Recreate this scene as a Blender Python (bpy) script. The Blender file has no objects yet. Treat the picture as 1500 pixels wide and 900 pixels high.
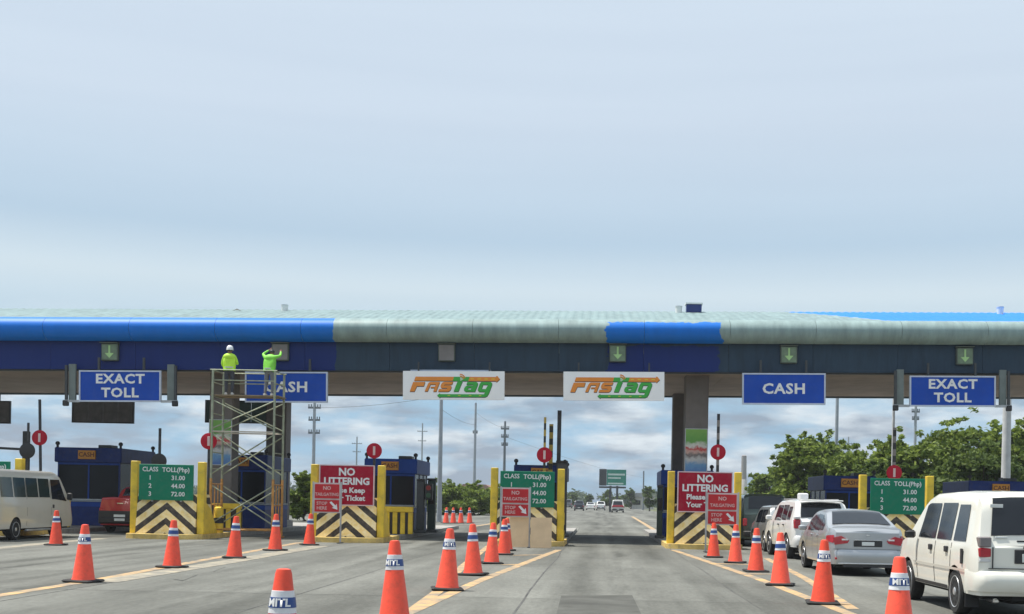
import bpy, bmesh, math, random
from mathutils import Vector, Matrix, Euler

random.seed(11)
scene = bpy.context.scene
col = scene.collection

# ------------------------------------------------------------------ camera
F = 1750.0            # focal length in photograph pixels
HC = 1.55             # camera height
PX, PY = 880.0, 736.0 # where the optical axis meets the photograph
ROLL = math.radians(1.1)
cs, sn = math.cos(ROLL), math.sin(ROLL)
cam_d = bpy.data.cameras.new('camera')
cam = bpy.data.objects.new('camera', cam_d)
col.objects.link(cam)
cam.location = (0, 0, HC)
cam.rotation_euler = Euler((math.radians(90), -ROLL, 0))
cam_d.sensor_width = 36
cam_d.lens = F / 1500 * 36
cam_d.shift_x = -(PX - 750) / 1500
cam_d.shift_y = (PY - 450) / 1500
cam_d.clip_end = 6000
scene.camera = cam

# ------------------------------------------------------------------ world, sun, exposure
SUN = Vector((-0.36, 0.08, 0.93)).normalized()
w = bpy.data.worlds.new('World'); scene.world = w; w.use_nodes = True
nt = w.node_tree; nt.nodes.clear()
def wn(t, **k):
    n = nt.nodes.new(t)
    for a, b in k.items(): setattr(n, a, b)
    return n
out = wn('ShaderNodeOutputWorld'); bg = wn('ShaderNodeBackground')
sky = wn('ShaderNodeTexSky', sky_type='NISHITA', sun_disc=False)
sky.sun_elevation = math.asin(SUN.z); sky.sun_rotation = math.atan2(SUN.x, SUN.y)
sky.dust_density = 2.0; sky.air_density = 1.2; sky.ozone_density = 1.5
tc = wn('ShaderNodeTexCoord'); sep = wn('ShaderNodeSeparateXYZ')
nt.links.new(tc.outputs['Generated'], sep.inputs[0])
# cloud banks near the horizon: noise over direction with the vertical stretched
mp = wn('ShaderNodeMapping'); mp.inputs['Scale'].default_value = (5.0, 5.0, 17.0)
nt.links.new(tc.outputs['Generated'], mp.inputs[0])
n1 = wn('ShaderNodeTexNoise'); n1.inputs['Scale'].default_value = 2.6; n1.inputs['Detail'].default_value = 9; n1.inputs['Roughness'].default_value = .56
nt.links.new(mp.outputs[0], n1.inputs['Vector'])
r1 = wn('ShaderNodeValToRGB'); r1.color_ramp.elements[0].position = .36; r1.color_ramp.elements[1].position = .58
nt.links.new(n1.outputs['Fac'], r1.inputs[0])
# high thin veil, streaky
mp2 = wn('ShaderNodeMapping'); mp2.inputs['Scale'].default_value = (.8, .8, 16.0); mp2.inputs['Location'].default_value = (3.1, 1.7, .4)
nt.links.new(tc.outputs['Generated'], mp2.inputs[0])
n2 = wn('ShaderNodeTexNoise'); n2.inputs['Scale'].default_value = 1.3; n2.inputs['Detail'].default_value = 7; n2.inputs['Roughness'].default_value = .5
nt.links.new(mp2.outputs[0], n2.inputs['Vector'])
r2 = wn('ShaderNodeMapRange'); r2.inputs['From Min'].default_value = .25; r2.inputs['From Max'].default_value = .75
r2.inputs['To Min'].default_value = .84; r2.inputs['To Max'].default_value = 1.0
nt.links.new(n2.outputs['Fac'], r2.inputs[0])
# cloud body shade
n3 = wn('ShaderNodeTexNoise'); n3.inputs['Scale'].default_value = 3.4; n3.inputs['Detail'].default_value = 8
mp3 = wn('ShaderNodeMapping'); mp3.inputs['Scale'].default_value = (4.2, 4.2, 17.0); mp3.inputs['Location'].default_value = (5.3, 2.2, .08)
nt.links.new(tc.outputs['Generated'], mp3.inputs[0]); nt.links.new(mp3.outputs[0], n3.inputs['Vector'])
r3 = wn('ShaderNodeValToRGB')
r3.color_ramp.elements[0].position = .42; r3.color_ramp.elements[0].color = (3.0, 3.7, 4.6, 1)
r3.color_ramp.elements[1].position = .62; r3.color_ramp.elements[1].color = (6.9, 7.6, 8.1, 1)
zs = wn('ShaderNodeMath', operation='MULTIPLY_ADD'); zs.inputs[1].default_value = 2.6; zs.inputs[2].default_value = -.13; nt.links.new(sep.outputs['Z'], zs.inputs[0])
zc = wn('ShaderNodeMath', operation='MINIMUM'); zc.inputs[1].default_value = .06; nt.links.new(zs.outputs[0], zc.inputs[0])
za = wn('ShaderNodeMath', operation='ADD'); nt.links.new(n3.outputs['Fac'], za.inputs[0]); nt.links.new(zc.outputs[0], za.inputs[1]); nt.links.new(za.outputs[0], r3.inputs[0])
# banks only low down (fade out with height)
mr = wn('ShaderNodeMapRange'); mr.inputs['From Min'].default_value = .07; mr.inputs['From Max'].default_value = .15
mr.inputs['To Min'].default_value = 1; mr.inputs['To Max'].default_value = 0
nt.links.new(sep.outputs['Z'], mr.inputs[0])
bank = wn('ShaderNodeMath', operation='MULTIPLY'); nt.links.new(r1.outputs[0], bank.inputs[0]); nt.links.new(mr.outputs[0], bank.inputs[1])
veil = wn('ShaderNodeMix', data_type='RGBA'); 
vr = wn('ShaderNodeValToRGB'); vr.color_ramp.elements[0].position = .07; vr.color_ramp.elements[0].color = (3.1, 5.2, 7.1, 1)
vr.color_ramp.elements[1].position = .30; vr.color_ramp.elements[1].color = (6.0, 7.0, 8.1, 1)
e = vr.color_ramp.elements.new(.17); e.color = (6.2, 7.3, 8.0, 1); e = vr.color_ramp.elements.new(.21); e.color = (4.7, 6.1, 7.4, 1)
nt.links.new(sep.outputs['Z'], vr.inputs[0]); nt.links.new(vr.outputs[0], veil.inputs['B'])
nt.links.new(r2.outputs[0], veil.inputs['Factor']); nt.links.new(sky.outputs[0], veil.inputs['A'])
mixb = wn('ShaderNodeMix', data_type='RGBA')
nt.links.new(bank.outputs[0], mixb.inputs['Factor']); nt.links.new(veil.outputs['Result'], mixb.inputs['A']); nt.links.new(r3.outputs[0], mixb.inputs['B'])
nt.links.new(mixb.outputs['Result'], bg.inputs[0]); bg.inputs[1].default_value = .09
nt.links.new(bg.outputs[0], out.inputs[0])

sd = bpy.data.lights.new('sun', 'SUN'); sd.energy = 5.0; sd.angle = math.radians(.6); sd.color = (1, .95, .87)
so = bpy.data.objects.new('sun', sd); col.objects.link(so)
so.rotation_euler = SUN.to_track_quat('Z', 'Y').to_euler(); so.location = (0, 0, 60)
vs = scene.view_settings
vs.view_transform = 'Standard'; vs.look = 'None'; vs.exposure = 0.28; vs.gamma = 1.0; vs.use_curve_mapping = False
scene.cycles.max_bounces = 6
scene.cycles.use_denoising = True

# ------------------------------------------------------------------ helpers
def P(px, py, Y):
    u, v = px - PX, py - PY
    u0, v0 = u * cs + v * sn, -u * sn + v * cs
    return Vector((u0 * Y / F, Y, HC - v0 * Y / F))
def G(px, py, z=0.0):
    u, v = px - PX, py - PY
    v0 = -u * sn + v * cs
    return P(px, py, F * (HC - z) / v0)

MATS = {}
def mat(name, c, rough=.6, metal=0.0, var=.12, scale=3.0, bump=0.0, bscale=30.0, dirt=0.0, dirtcol=(.10, .085, .07), spec=.5, coat=0.0, emit=0.0, trans=0.0):
    if name in MATS: return MATS[name]
    m = bpy.data.materials.new(name); m.use_nodes = True
    t = m.node_tree; b = t.nodes['Principled BSDF']
    b.inputs['Roughness'].default_value = rough; b.inputs['Metallic'].default_value = metal
    b.inputs['Specular IOR Level'].default_value = spec
    if coat: b.inputs['Coat Weight'].default_value = coat; b.inputs['Coat Roughness'].default_value = .08
    tcn = t.nodes.new('ShaderNodeTexCoord')
    no = t.nodes.new('ShaderNodeTexNoise'); no.inputs['Scale'].default_value = scale; no.inputs['Detail'].default_value = 6
    t.links.new(tcn.outputs['Object'], no.inputs['Vector'])
    mr = t.nodes.new('ShaderNodeMapRange'); mr.inputs['From Min'].default_value = .3; mr.inputs['From Max'].default_value = .7
    mr.inputs['To Min'].default_value = 1 - var; mr.inputs['To Max'].default_value = 1 + var
    t.links.new(no.outputs['Fac'], mr.inputs[0])
    mx = t.nodes.new('ShaderNodeMix'); mx.data_type = 'RGBA'; mx.blend_type = 'MULTIPLY'; mx.inputs['Factor'].default_value = 1
    mx.inputs['A'].default_value = (*c, 1); t.links.new(mr.outputs[0], mx.inputs['B'])
    res = mx.outputs['Result']
    if dirt:
        n2 = t.nodes.new('ShaderNodeTexNoise'); n2.inputs['Scale'].default_value = scale * 2.3; n2.inputs['Detail'].default_value = 9; n2.inputs['Roughness'].default_value = .65
        t.links.new(tcn.outputs['Object'], n2.inputs['Vector'])
        m2 = t.nodes.new('ShaderNodeMapRange'); m2.inputs['From Min'].default_value = .48; m2.inputs['From Max'].default_value = .72; m2.inputs['To Max'].default_value = dirt
        t.links.new(n2.outputs['Fac'], m2.inputs[0])
        d = t.nodes.new('ShaderNodeMix'); d.data_type = 'RGBA'; d.inputs['B'].default_value = (*dirtcol, 1)
        t.links.new(m2.outputs[0], d.inputs['Factor']); t.links.new(res, d.inputs['A']); res = d.outputs['Result']
    t.links.new(res, b.inputs['Base Color'])
    if bump:
        n4 = t.nodes.new('ShaderNodeTexNoise'); n4.inputs['Scale'].default_value = bscale; n4.inputs['Detail'].default_value = 5
        t.links.new(tcn.outputs['Object'], n4.inputs['Vector'])
        bp = t.nodes.new('ShaderNodeBump'); bp.inputs['Strength'].default_value = bump; bp.inputs['Distance'].default_value = .02
        t.links.new(n4.outputs['Fac'], bp.inputs['Height']); t.links.new(bp.outputs[0], b.inputs['Normal'])
    if emit:
        b.inputs['Emission Color'].default_value = (*c, 1); b.inputs['Emission Strength'].default_value = emit
    if trans:
        b.inputs['Transmission Weight'].default_value = trans
    MATS[name] = m
    return m

class MB:
    def __init__(s): s.v = []; s.f = []
    def quad(s, a, b, c, d):
        n = len(s.v); s.v += [tuple(a), tuple(b), tuple(c), tuple(d)]; s.f.append((n, n+1, n+2, n+3)); return s
    def box(s, c, d, M=None):
        x, y, z = d[0]/2, d[1]/2, d[2]/2; n = len(s.v)
        for q in ((-x,-y,-z),(x,-y,-z),(x,y,-z),(-x,y,-z),(-x,-y,z),(x,-y,z),(x,y,z),(-x,y,z)):
            p = Vector(q)
            if M is not None: p = M @ p
            s.v.append((p.x+c[0], p.y+c[1], p.z+c[2]))
        for q in ((0,3,2,1),(4,5,6,7),(0,1,5,4),(1,2,6,5),(2,3,7,6),(3,0,4,7)): s.f.append(tuple(n+i for i in q))
        return s
    def bb(s, x0, x1, y0, y1, z0, z1): return s.box(((x0+x1)/2, (y0+y1)/2, (z0+z1)/2), (x1-x0, y1-y0, z1-z0))
    def rbox(s, x0, x1, y0, y1, z0, z1, r=.02):
        # box with its edges chamfered
        n = len(s.v)
        def ring(z, i):
            return [(x0+r+(-r if not i else 0), y0+r, z)] 
        rings = []
        for z, k in ((z0, r), (z0+r, 0), (z1-r, 0), (z1, r)):
            a, b, c, d = x0+k, x1-k, y0+k, y1-k
            rr = r
            rings.append([(a+rr, c, z), (b-rr, c, z), (b, c+rr, z), (b, d-rr, z), (b-rr, d, z), (a+rr, d, z), (a, d-rr, z), (a, c+rr, z)])
        for R_ in rings: s.v += R_
        for i in range(3):
            for j in range(8):
                k = (j+1) % 8
                s.f.append((n+i*8+j, n+i*8+k, n+i*8+8+k, n+i*8+8+j))
        s.f.append(tuple(n+j for j in reversed(range(8)))); s.f.append(tuple(n+24+j for j in range(8)))
        return s
    def cyl(s, p0, p1, r0, r1=None, n=8, caps=True):
        r1 = r0 if r1 is None else r1
        p0, p1 = Vector(p0), Vector(p1); d = (p1-p0)
        if d.length < 1e-6: return s
        q = d.to_track_quat('Z', 'Y'); b = len(s.v)
        for p, r in ((p0, r0), (p1, r1)):
            for i in range(n):
                a = 2*math.pi*i/n; s.v.append(tuple(p + q @ Vector((r*math.cos(a), r*math.sin(a), 0))))
        for i in range(n):
            j = (i+1) % n; s.f.append((b+i, b+j, b+n+j, b+n+i))
        if caps: s.f.append(tuple(b+i for i in reversed(range(n)))); s.f.append(tuple(b+n+i for i in range(n)))
        return s
    def tube(s, pts, rs, n=7):
        b = len(s.v); pts = [Vector(p) for p in pts]
        for i, p in enumerate(pts):
            d = (pts[min(i+1, len(pts)-1)] - pts[max(i-1, 0)]).normalized(); q = d.to_track_quat('Z', 'Y')
            for k in range(n):
                a = 2*math.pi*k/n; s.v.append(tuple(p + q @ Vector((rs[i]*math.cos(a), rs[i]*math.sin(a), 0))))
        for i in range(len(pts)-1):
            for k in range(n):
                j = (k+1) % n; s.f.append((b+i*n+k, b+i*n+j, b+(i+1)*n+j, b+(i+1)*n+k))
        s.f.append(tuple(b+k for k in reversed(range(n)))); s.f.append(tuple(b+(len(pts)-1)*n+k for k in range(n)))
        return s
    def lathe(s, prof, n=20, c=(0,0,0), axis='z'):
        b = len(s.v)
        for r, h in prof:
            for i in range(n):
                a = 2*math.pi*i/n; x, y = r*math.cos(a), r*math.sin(a)
                p = (x, y, h) if axis == 'z' else ((h, x, y) if axis == 'x' else (x, h, -y))
                s.v.append((p[0]+c[0], p[1]+c[1], p[2]+c[2]))
        for k in range(len(prof)-1):
            for i in range(n):
                j = (i+1) % n; s.f.append((b+k*n+i, b+k*n+j, b+(k+1)*n+j, b+(k+1)*n+i))
        s.f.append(tuple(b+i for i in reversed(range(n)))); s.f.append(tuple(b+(len(prof)-1)*n+i for i in range(n)))
        return s
    def prism(s, poly, h0, h1, axis='x'):
        b = len(s.v); n = len(poly)
        for h in (h0, h1):
            for a, c in poly:
                s.v.append((h, a, c) if axis == 'x' else ((a, h, c) if axis == 'y' else (a, c, h)))
        for i in range(n):
            j = (i+1) % n; s.f.append((b+i, b+j, b+n+j, b+n+i))
        s.f.append(tuple(b+i for i in reversed(range(n)))); s.f.append(tuple(b+n+i for i in range(n)))
        return s
    def grid(s, rows):
        b = len(s.v); m = len(rows[0])
        for r in rows: s.v += [tuple(p) for p in r]
        for i in range(len(rows)-1):
            for j in range(m-1): s.f.append((b+i*m+j, b+i*m+j+1, b+(i+1)*m+j+1, b+(i+1)*m+j))
        return s
    def mesh(s, name, m=None, smooth=None, fix=True):
        me = bpy.data.meshes.new(name); me.from_pydata(s.v, [], s.f); me.update()
        if fix:
            bm = bmesh.new(); bm.from_mesh(me); bmesh.ops.recalc_face_normals(bm, faces=bm.faces); bm.to_mesh(me); bm.free()
        if smooth is not None:
            me.shade_smooth(); me.set_sharp_from_angle(angle=math.radians(smooth))
        if m is not None: me.materials.append(m)
        return me
    def build(s, name, m, parent=None, smooth=None, loc=None, fix=True):
        return link(name, s.mesh(name, m, smooth, fix), parent, loc)

def link(name, me, parent=None, loc=None, rot=None):
    o = bpy.data.objects.new(name, me); col.objects.link(o)
    if parent is not None: o.parent = parent
    if loc is not None: o.location = loc
    if rot is not None: o.rotation_euler = rot
    return o
def tag(o, label, cat, group=None):
    o['label'] = label; o['category'] = cat
    if group: o['group'] = group
    return o
def thing(name, label, cat, loc=(0,0,0), rz=0.0, group=None):
    o = link(name, None, None, loc, (0, 0, rz)); o.empty_display_size = .2
    return tag(o, label, cat, group)
def structure(o): o['kind'] = 'structure'; return o
def copy_tree(o, parent=None):
    c = o.copy(); col.objects.link(c); c.parent = parent
    for ch in o.children: copy_tree(ch, c)
    return c

def text(body, size, m, parent, loc, name='lettering', depth=.004, align='CENTER', rot=(math.radians(90), 0, 0), sx=1.0, bold=0.0, spacing=1.0):
    cu = bpy.data.curves.new('lettering', 'FONT'); cu.body = body; cu.size = size; cu.extrude = depth; cu.offset = bold
    cu.align_x = align; cu.align_y = 'CENTER'; cu.resolution_u = 2; cu.space_character = spacing; cu.space_line = .9
    t = bpy.data.objects.new('lettering_source', cu); col.objects.link(t)
    bpy.context.view_layer.update()
    dg = bpy.context.evaluated_depsgraph_get()
    me = bpy.data.meshes.new_from_object(t.evaluated_get(dg))
    bpy.data.objects.remove(t); bpy.data.curves.remove(cu)
    if sx != 1.0:
        for v in me.vertices: v.co.x *= sx
    me.materials.clear(); me.materials.append(m)
    return link(name, me, parent, loc, rot)

def filled(polys, depth):
    """mesh of 2-D outlines (even-odd holes) facing -y, thickness depth*2"""
    cu = bpy.data.curves.new('outline', 'CURVE'); cu.dimensions = '2D'; cu.fill_mode = 'BOTH'; cu.extrude = depth
    for poly in polys:
        sp = cu.splines.new('POLY'); sp.points.add(len(poly)-1); sp.use_cyclic_u = True
        for p, q in zip(sp.points, poly): p.co = (q[0], q[1], 0, 1)
    t = bpy.data.objects.new('outline_source', cu); col.objects.link(t)
    bpy.context.view_layer.update()
    me = bpy.data.meshes.new_from_object(t.evaluated_get(bpy.context.evaluated_depsgraph_get()))
    bpy.data.objects.remove(t); bpy.data.curves.remove(cu)
    me.materials.clear()
    return me

# ------------------------------------------------------------------ materials
YEL = mat('yellow paint', (.78, .54, .04), .55, dirt=.3, var=.18, scale=2)
BLK = mat('black paint', (.02, .02, .022), .5)
DARK = mat('dark grey metal', (.05, .055, .06), .5, .2, dirt=.25, dirtcol=(.14, .12, .10))
GREYM = mat('galvanised steel', (.42, .43, .44), .45, .55, var=.2)
CONC = mat('concrete kerb', (.33, .32, .30), .85, var=.2, dirt=.4, bump=.3)
NAVY = mat('navy booth panel', (.014, .036, .17), .5, var=.15, dirt=.2, spec=.2)
NAVYL = mat('blue booth panel', (.016, .065, .32), .5, var=.12, spec=.2)
WHT = mat('white paint', (.78, .78, .76), .5, var=.06, dirt=.12)
GLASS = mat('dark tinted glass', (.012, .015, .020), .06, spec=.5, var=.05)
BOOTHGL = mat('dark booth glass', (.008, .010, .014), .22, spec=.22, var=.25, scale=1.5)
SIGNBLUE = mat('blue sign face', (.008, .065, .40), .5, var=.10, scale=1.2, dirt=.15, dirtcol=(.08, .12, .3), spec=.2)
SIGNGREEN = mat('green sign face', (.006, .19, .105), .5, var=.08, scale=2, dirt=.28, dirtcol=(.10, .17, .13), spec=.2)
SIGNRED = mat('crimson sign face', (.36, .004, .026), .5, var=.10, dirt=.25, dirtcol=(.28, .08, .08), spec=.2)
SIGNRED2 = mat('faded red sign face', (.50, .03, .035), .5, var=.1, spec=.2)
LETW = mat('white lettering', (.78, .78, .77), .55, var=.08, scale=4, dirt=.22)
RUBBER = mat('black rubber', (.02, .02, .02), .8, var=.2)
CONE = mat('orange cone plastic', (.86, .085, .035), .42, var=.10, scale=5, dirt=.12)
CONEW = mat('white reflective collar', (.78, .78, .80), .4, var=.05, dirt=.15)
CONEB = mat('navy collar band', (.02, .06, .22), .4)
AMBER = mat('amber booth display', (.62, .26, .03), .5, var=.1)
MAROON = mat('dark red characters', (.10, .02, .01), .5)
DISC = mat('red disc face', (.46, .008, .03), .5, var=.06, dirt=.1, spec=.2)

def vary(m, amt):
    # each copy of the thing differs a little in tone
    t = m.node_tree; b = t.nodes['Principled BSDF']; l = b.inputs['Base Color'].links[0]; src = l.from_socket
    oi = t.nodes.new('ShaderNodeObjectInfo'); hs = t.nodes.new('ShaderNodeHueSaturation')
    r = t.nodes.new('ShaderNodeMapRange'); r.inputs['To Min'].default_value = 1 - amt; r.inputs['To Max'].default_value = 1 + amt*.5
    t.links.new(oi.outputs['Random'], r.inputs[0]); t.links.new(r.outputs[0], hs.inputs['Value'])
    r2 = t.nodes.new('ShaderNodeMapRange'); r2.inputs['To Min'].default_value = 1.0; r2.inputs['To Max'].default_value = 1 - amt*.15
    t.links.new(oi.outputs['Random'], r2.inputs[0]); t.links.new(r2.outputs[0], hs.inputs['Saturation'])
    t.links.new(src, hs.inputs['Color']); t.links.new(hs.outputs[0], b.inputs['Base Color'])
CONE = mat('orange cone plastic scuffed', (.90, .075, .028), .45, var=.10, scale=6, dirt=.40, dirtcol=(.46, .065, .03)); vary(CONE, .14); vary(CONEW, .15)
# ------------------------------------------------------------------ ground and road
def ground_mat():
    m = bpy.data.materials.new('grass and earth'); m.use_nodes = True; t = m.node_tree; b = t.nodes['Principled BSDF']; b.inputs['Roughness'].default_value = .95
    tcn = t.nodes.new('ShaderNodeTexCoord'); n = t.nodes.new('ShaderNodeTexNoise'); n.inputs['Scale'].default_value = .08; n.inputs['Detail'].default_value = 8
    t.links.new(tcn.outputs['Object'], n.inputs['Vector'])
    r = t.nodes.new('ShaderNodeValToRGB'); r.color_ramp.elements[0].color = (.05, .075, .025, 1); r.color_ramp.elements[1].color = (.15, .15, .07, 1)
    r.color_ramp.elements[0].position = .35; r.color_ramp.elements[1].position = .65
    t.links.new(n.outputs['Fac'], r.inputs[0]); t.links.new(r.outputs[0], b.inputs['Base Color'])
    return m
def road_mat():
    m = bpy.data.materials.new('worn concrete road'); m.use_nodes = True; t = m.node_tree; b = t.nodes['Principled BSDF']; b.inputs['Roughness'].default_value = .82
    b.inputs['Specular IOR Level'].default_value = .08
    tcn = t.nodes.new('ShaderNodeTexCoord')
    def noise(scale, sc, detail=7, rough=.55):
        mp = t.nodes.new('ShaderNodeMapping'); mp.inputs['Scale'].default_value = sc; t.links.new(tcn.outputs['Object'], mp.inputs[0])
        n = t.nodes.new('ShaderNodeTexNoise'); n.inputs['Scale'].default_value = scale; n.inputs['Detail'].default_value = detail; n.inputs['Roughness'].default_value = rough
        t.links.new(mp.outputs[0], n.inputs['Vector']); return n.outputs['Fac']
    def ramp(f, a, bq, pa, pb):
        r = t.nodes.new('ShaderNodeMapRange'); r.inputs['From Min'].default_value = pa; r.inputs['From Max'].default_value = pb
        r.inputs['To Min'].default_value = a; r.inputs['To Max'].default_value = bq; t.links.new(f, r.inputs[0]); return r.outputs[0]
    def mul(a, c):
        q = t.nodes.new('ShaderNodeMath'); q.operation = 'MULTIPLY'; t.links.new(a, q.inputs[0]); t.links.new(c, q.inputs[1]); return q.outputs[0]
    # long tyre and oil tracks, broad cloudy wear, fine aggregate, slab to slab change
    f = ramp(noise(1, (.75, .035, 1), 5), .70, 1.12, .36, .60)
    f = mul(f, ramp(noise(1, (.22, .10, 1), 6), .80, 1.15, .34, .66))
    f = mul(f, ramp(noise(14, (1, .35, 1), 8, .7), .82, 1.16, .3, .7))
    f = mul(f, ramp(noise(1, (1.7, .5, 1), 9, .72), .86, 1.06, .32, .5))
    br = t.nodes.new('ShaderNodeTexBrick'); br.inputs['Scale'].default_value = 1; br.inputs['Mortar Size'].default_value = 0
    br.inputs['Brick Width'].default_value = 3.6; br.inputs['Row Height'].default_value = 4.6; br.offset = 0
    br.inputs['Color1'].default_value = (.90, .90, .90, 1); br.inputs['Color2'].default_value = (1.08, 1.08, 1.08, 1)
    mp = t.nodes.new('ShaderNodeMapping'); mp.inputs['Location'].default_value = (1.2, -.6, 0); t.links.new(tcn.outputs['Object'], mp.inputs[0]); t.links.new(mp.outputs[0], br.inputs[0])
    f = mul(f, br.outputs[0])
    # rubber laid down in the wheel paths of every lane and an oil drip line between them
    def M(op, a, c=0.0):
        q = t.nodes.new('ShaderNodeMath'); q.operation = op
        for i, vv in enumerate((a, c)):
            if isinstance(vv, (int, float)): q.inputs[i].default_value = vv
            else: t.links.new(vv, q.inputs[i])
        return q.outputs[0]
    sp = t.nodes.new('ShaderNodeSeparateXYZ'); t.links.new(tcn.outputs['Object'], sp.inputs[0])
    wob = M('MULTIPLY', M('SUBTRACT', noise(1, (.1, .06, 1), 3), .5), 1.6)
    d = M('MULTIPLY', M('SUBTRACT', M('FRACT', M('ADD', M('DIVIDE', M('SUBTRACT', M('ADD', sp.outputs['X'], wob), .52), 6.3), 50.5)), .5), 6.3)
    ad = M('ABSOLUTE', d)
    tr = ramp(M('ABSOLUTE', M('SUBTRACT', ad, .85)), 1, 0, .08, .55); oil = ramp(ad, 1, 0, .05, .42)
    tr = M('MULTIPLY', tr, ramp(noise(1, (.6, .09, 1), 6, .6), .25, 1, .35, .62)); oil = M('MULTIPLY', oil, ramp(noise(1, (1.2, .16, 1), 8, .65), 0, 1, .42, .62))
    f = mul(f, M('SUBTRACT', 1.16, M('ADD', M('MULTIPLY', tr, .32), M('MULTIPLY', oil, .46))))
    mx = t.nodes.new('ShaderNodeMix'); mx.data_type = 'RGBA'; mx.blend_type = 'MULTIPLY'; mx.inputs['Factor'].default_value = 1
    mx.inputs['A'].default_value = (.140, .142, .128, 1); t.links.new(f, mx.inputs['B']); t.links.new(mx.outputs['Result'], b.inputs['Base Color'])
    bp = t.nodes.new('ShaderNodeBump'); bp.inputs['Strength'].default_value = .25; bp.inputs['Distance'].default_value = .01
    t.links.new(noise(60, (1, 1, 1), 4), bp.inputs['Height']); t.links.new(bp.outputs[0], b.inputs['Normal'])
    return m
def worn(name, c, keep=.52):
    m = bpy.data.materials.new(name); m.use_nodes = True; t = m.node_tree; b = t.nodes['Principled BSDF']; b.inputs['Roughness'].default_value = .8
    tcn = t.nodes.new('ShaderNodeTexCoord'); n = t.nodes.new('ShaderNodeTexNoise'); n.inputs['Scale'].default_value = 2.2; n.inputs['Detail'].default_value = 10; n.inputs['Roughness'].default_value = .7
    t.links.new(tcn.outputs['Object'], n.inputs['Vector'])
    r = t.nodes.new('ShaderNodeMapRange'); r.inputs['From Min'].default_value = keep - .12; r.inputs['From Max'].default_value = keep + .14; r.inputs['To Max'].default_value = .95
    t.links.new(n.outputs['Fac'], r.inputs[0])
    x = t.nodes.new('ShaderNodeMix'); x.data_type = 'RGBA'; x.inputs['A'].default_value = (*c, 1); x.inputs['B'].default_value = (.19, .18, .155, 1)
    t.links.new(r.outputs[0], x.inputs['Factor']); t.links.new(x.outputs['Result'], b.inputs['Base Color'])
    return m

structure(MB().quad((-3000, -60, -.03), (3000, -60, -.03), (3000, 5000, -.03), (-3000, 5000, -.03)).build('ground', ground_mat()))
road = structure(MB().build('road', None) if False else (lambda b: b.build('road', road_mat()))(
    (lambda b: (b.v.extend([(-60,-20,0),(45,-20,0),(45,70,0),(26,95,0),(11,190,0),(8.5,420,0),(9,2500,0),(-9,2500,0),(-14,420,0),(-34,190,0),(-60,95,0)]), b.f.append(tuple(range(11))), b)[-1])(MB())))
YLINE = worn('worn yellow road paint', (.62, .38, .15), .47); WLINE = worn('worn pale road paint', (.42, .37, .26), .44)
def line(pts, w, m, name='lane_marking', z=.004):
    b = MB(); pts = [Vector((p.x, p.y, z)) for p in pts]
    for a, c in zip(pts, pts[1:]):
        d = (c-a).normalized(); n = Vector((-d.y, d.x, 0)) * w/2
        b.quad(a-n, c-n, c+n, a+n)
    return b.build(name, m, road, fix=False)
def lp(*pp): return [G(*p) for p in pp]
line(lp((986, 806), (1110, 848), (1248, 901), (1420, 965)), .21, YLINE)
line(lp((1122, 818), (1180, 848), (1250, 893)), .19, YLINE, z=.005)
line(lp((818, 806), (700, 852), (585, 904), (430, 968)), .21, YLINE)
line(lp((716, 800), (680, 828), (640, 868), (604, 895)), .19, YLINE, z=.005)
line(lp((752, 814), (798, 813)), .22, YLINE, z=.006)
line(lp((735, 828), (770, 827)), .22, YLINE, z=.006)
line(lp((1040, 826), (1118, 828)), .25, YLINE, z=.006)
line(lp((1085, 841), (1150, 842)), .25, YLINE, z=.006)
line(lp((-40, 879), (140, 850), (330, 815), (440, 795)), .24, YLINE)
line(lp((150, 853), (330, 824), (470, 800)), .55, WLINE, z=.005)
line(lp((-30, 806), (60, 797), (150, 789)), .5, WLINE, z=.005)
line(lp((926, 757), (943, 767), (962, 779)), .3, YLINE)
line(lp((690, 772), (735, 765), (800, 757)), .3, YLINE)
SEAL = mat('dark joint sealant', (.075, .075, .07), .8, var=.4, scale=1.5)
for X in (-22.8, -19.2, -15.6, -12.0, -8.4, -4.8, -1.2, 2.4, 6.0, 9.6):
    b = MB(); y = 6.0; wob = 0
    while y < 72:
        y2 = y + random.uniform(1.2, 3.0); w2 = wob*.6 + random.uniform(-.03, .03); h = random.uniform(.006, .016) if abs(X + 1.2) > .1 else .016
        b.quad((X+wob-h, y, .003), (X+wob+h, y, .003), (X+w2+h, y2, .003), (X+w2-h, y2, .003)); y, wob = y2, w2
    b.build('joint', SEAL, road, fix=False)
y = .6
while y < 72:
    b = MB(); x = -40
    while x < 25:
        x2 = x + 3.6; h = random.uniform(.004, .012); b.quad((x, y-h, .0022), (x2, y-h, .0022), (x2, y+h, .0022), (x, y+h, .0022)); x = x2
    b.build('joint', SEAL, road, fix=False); y += 4.6
PATCH = mat('darker concrete patch', (.098, .099, .09), .85, var=.25, scale=1.3, dirt=.5, dirtcol=(.06, .06, .055), spec=.1)
for q in (((822, 873), (926, 872), (968, 960), (800, 960)),):
    b = MB(); b.quad(*[G(*p) + Vector((0, 0, .002)) for p in q]); b.build('patch', PATCH, road, fix=False)
b = MB()   # tar-filled crack wandering left of the middle lane
pts = [G(232, 853), G(255, 849), G(268, 851), G(290, 842), G(312, 838), G(330, 831)]
for a, c in zip(pts, pts[1:]):
    n = Vector((0, .035, 0)); z = Vector((0, 0, .0065)); b.quad(a-n+z, c-n+z, c+n+z, a+n+z)
b.build('crack', SEAL, road, fix=False)

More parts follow.
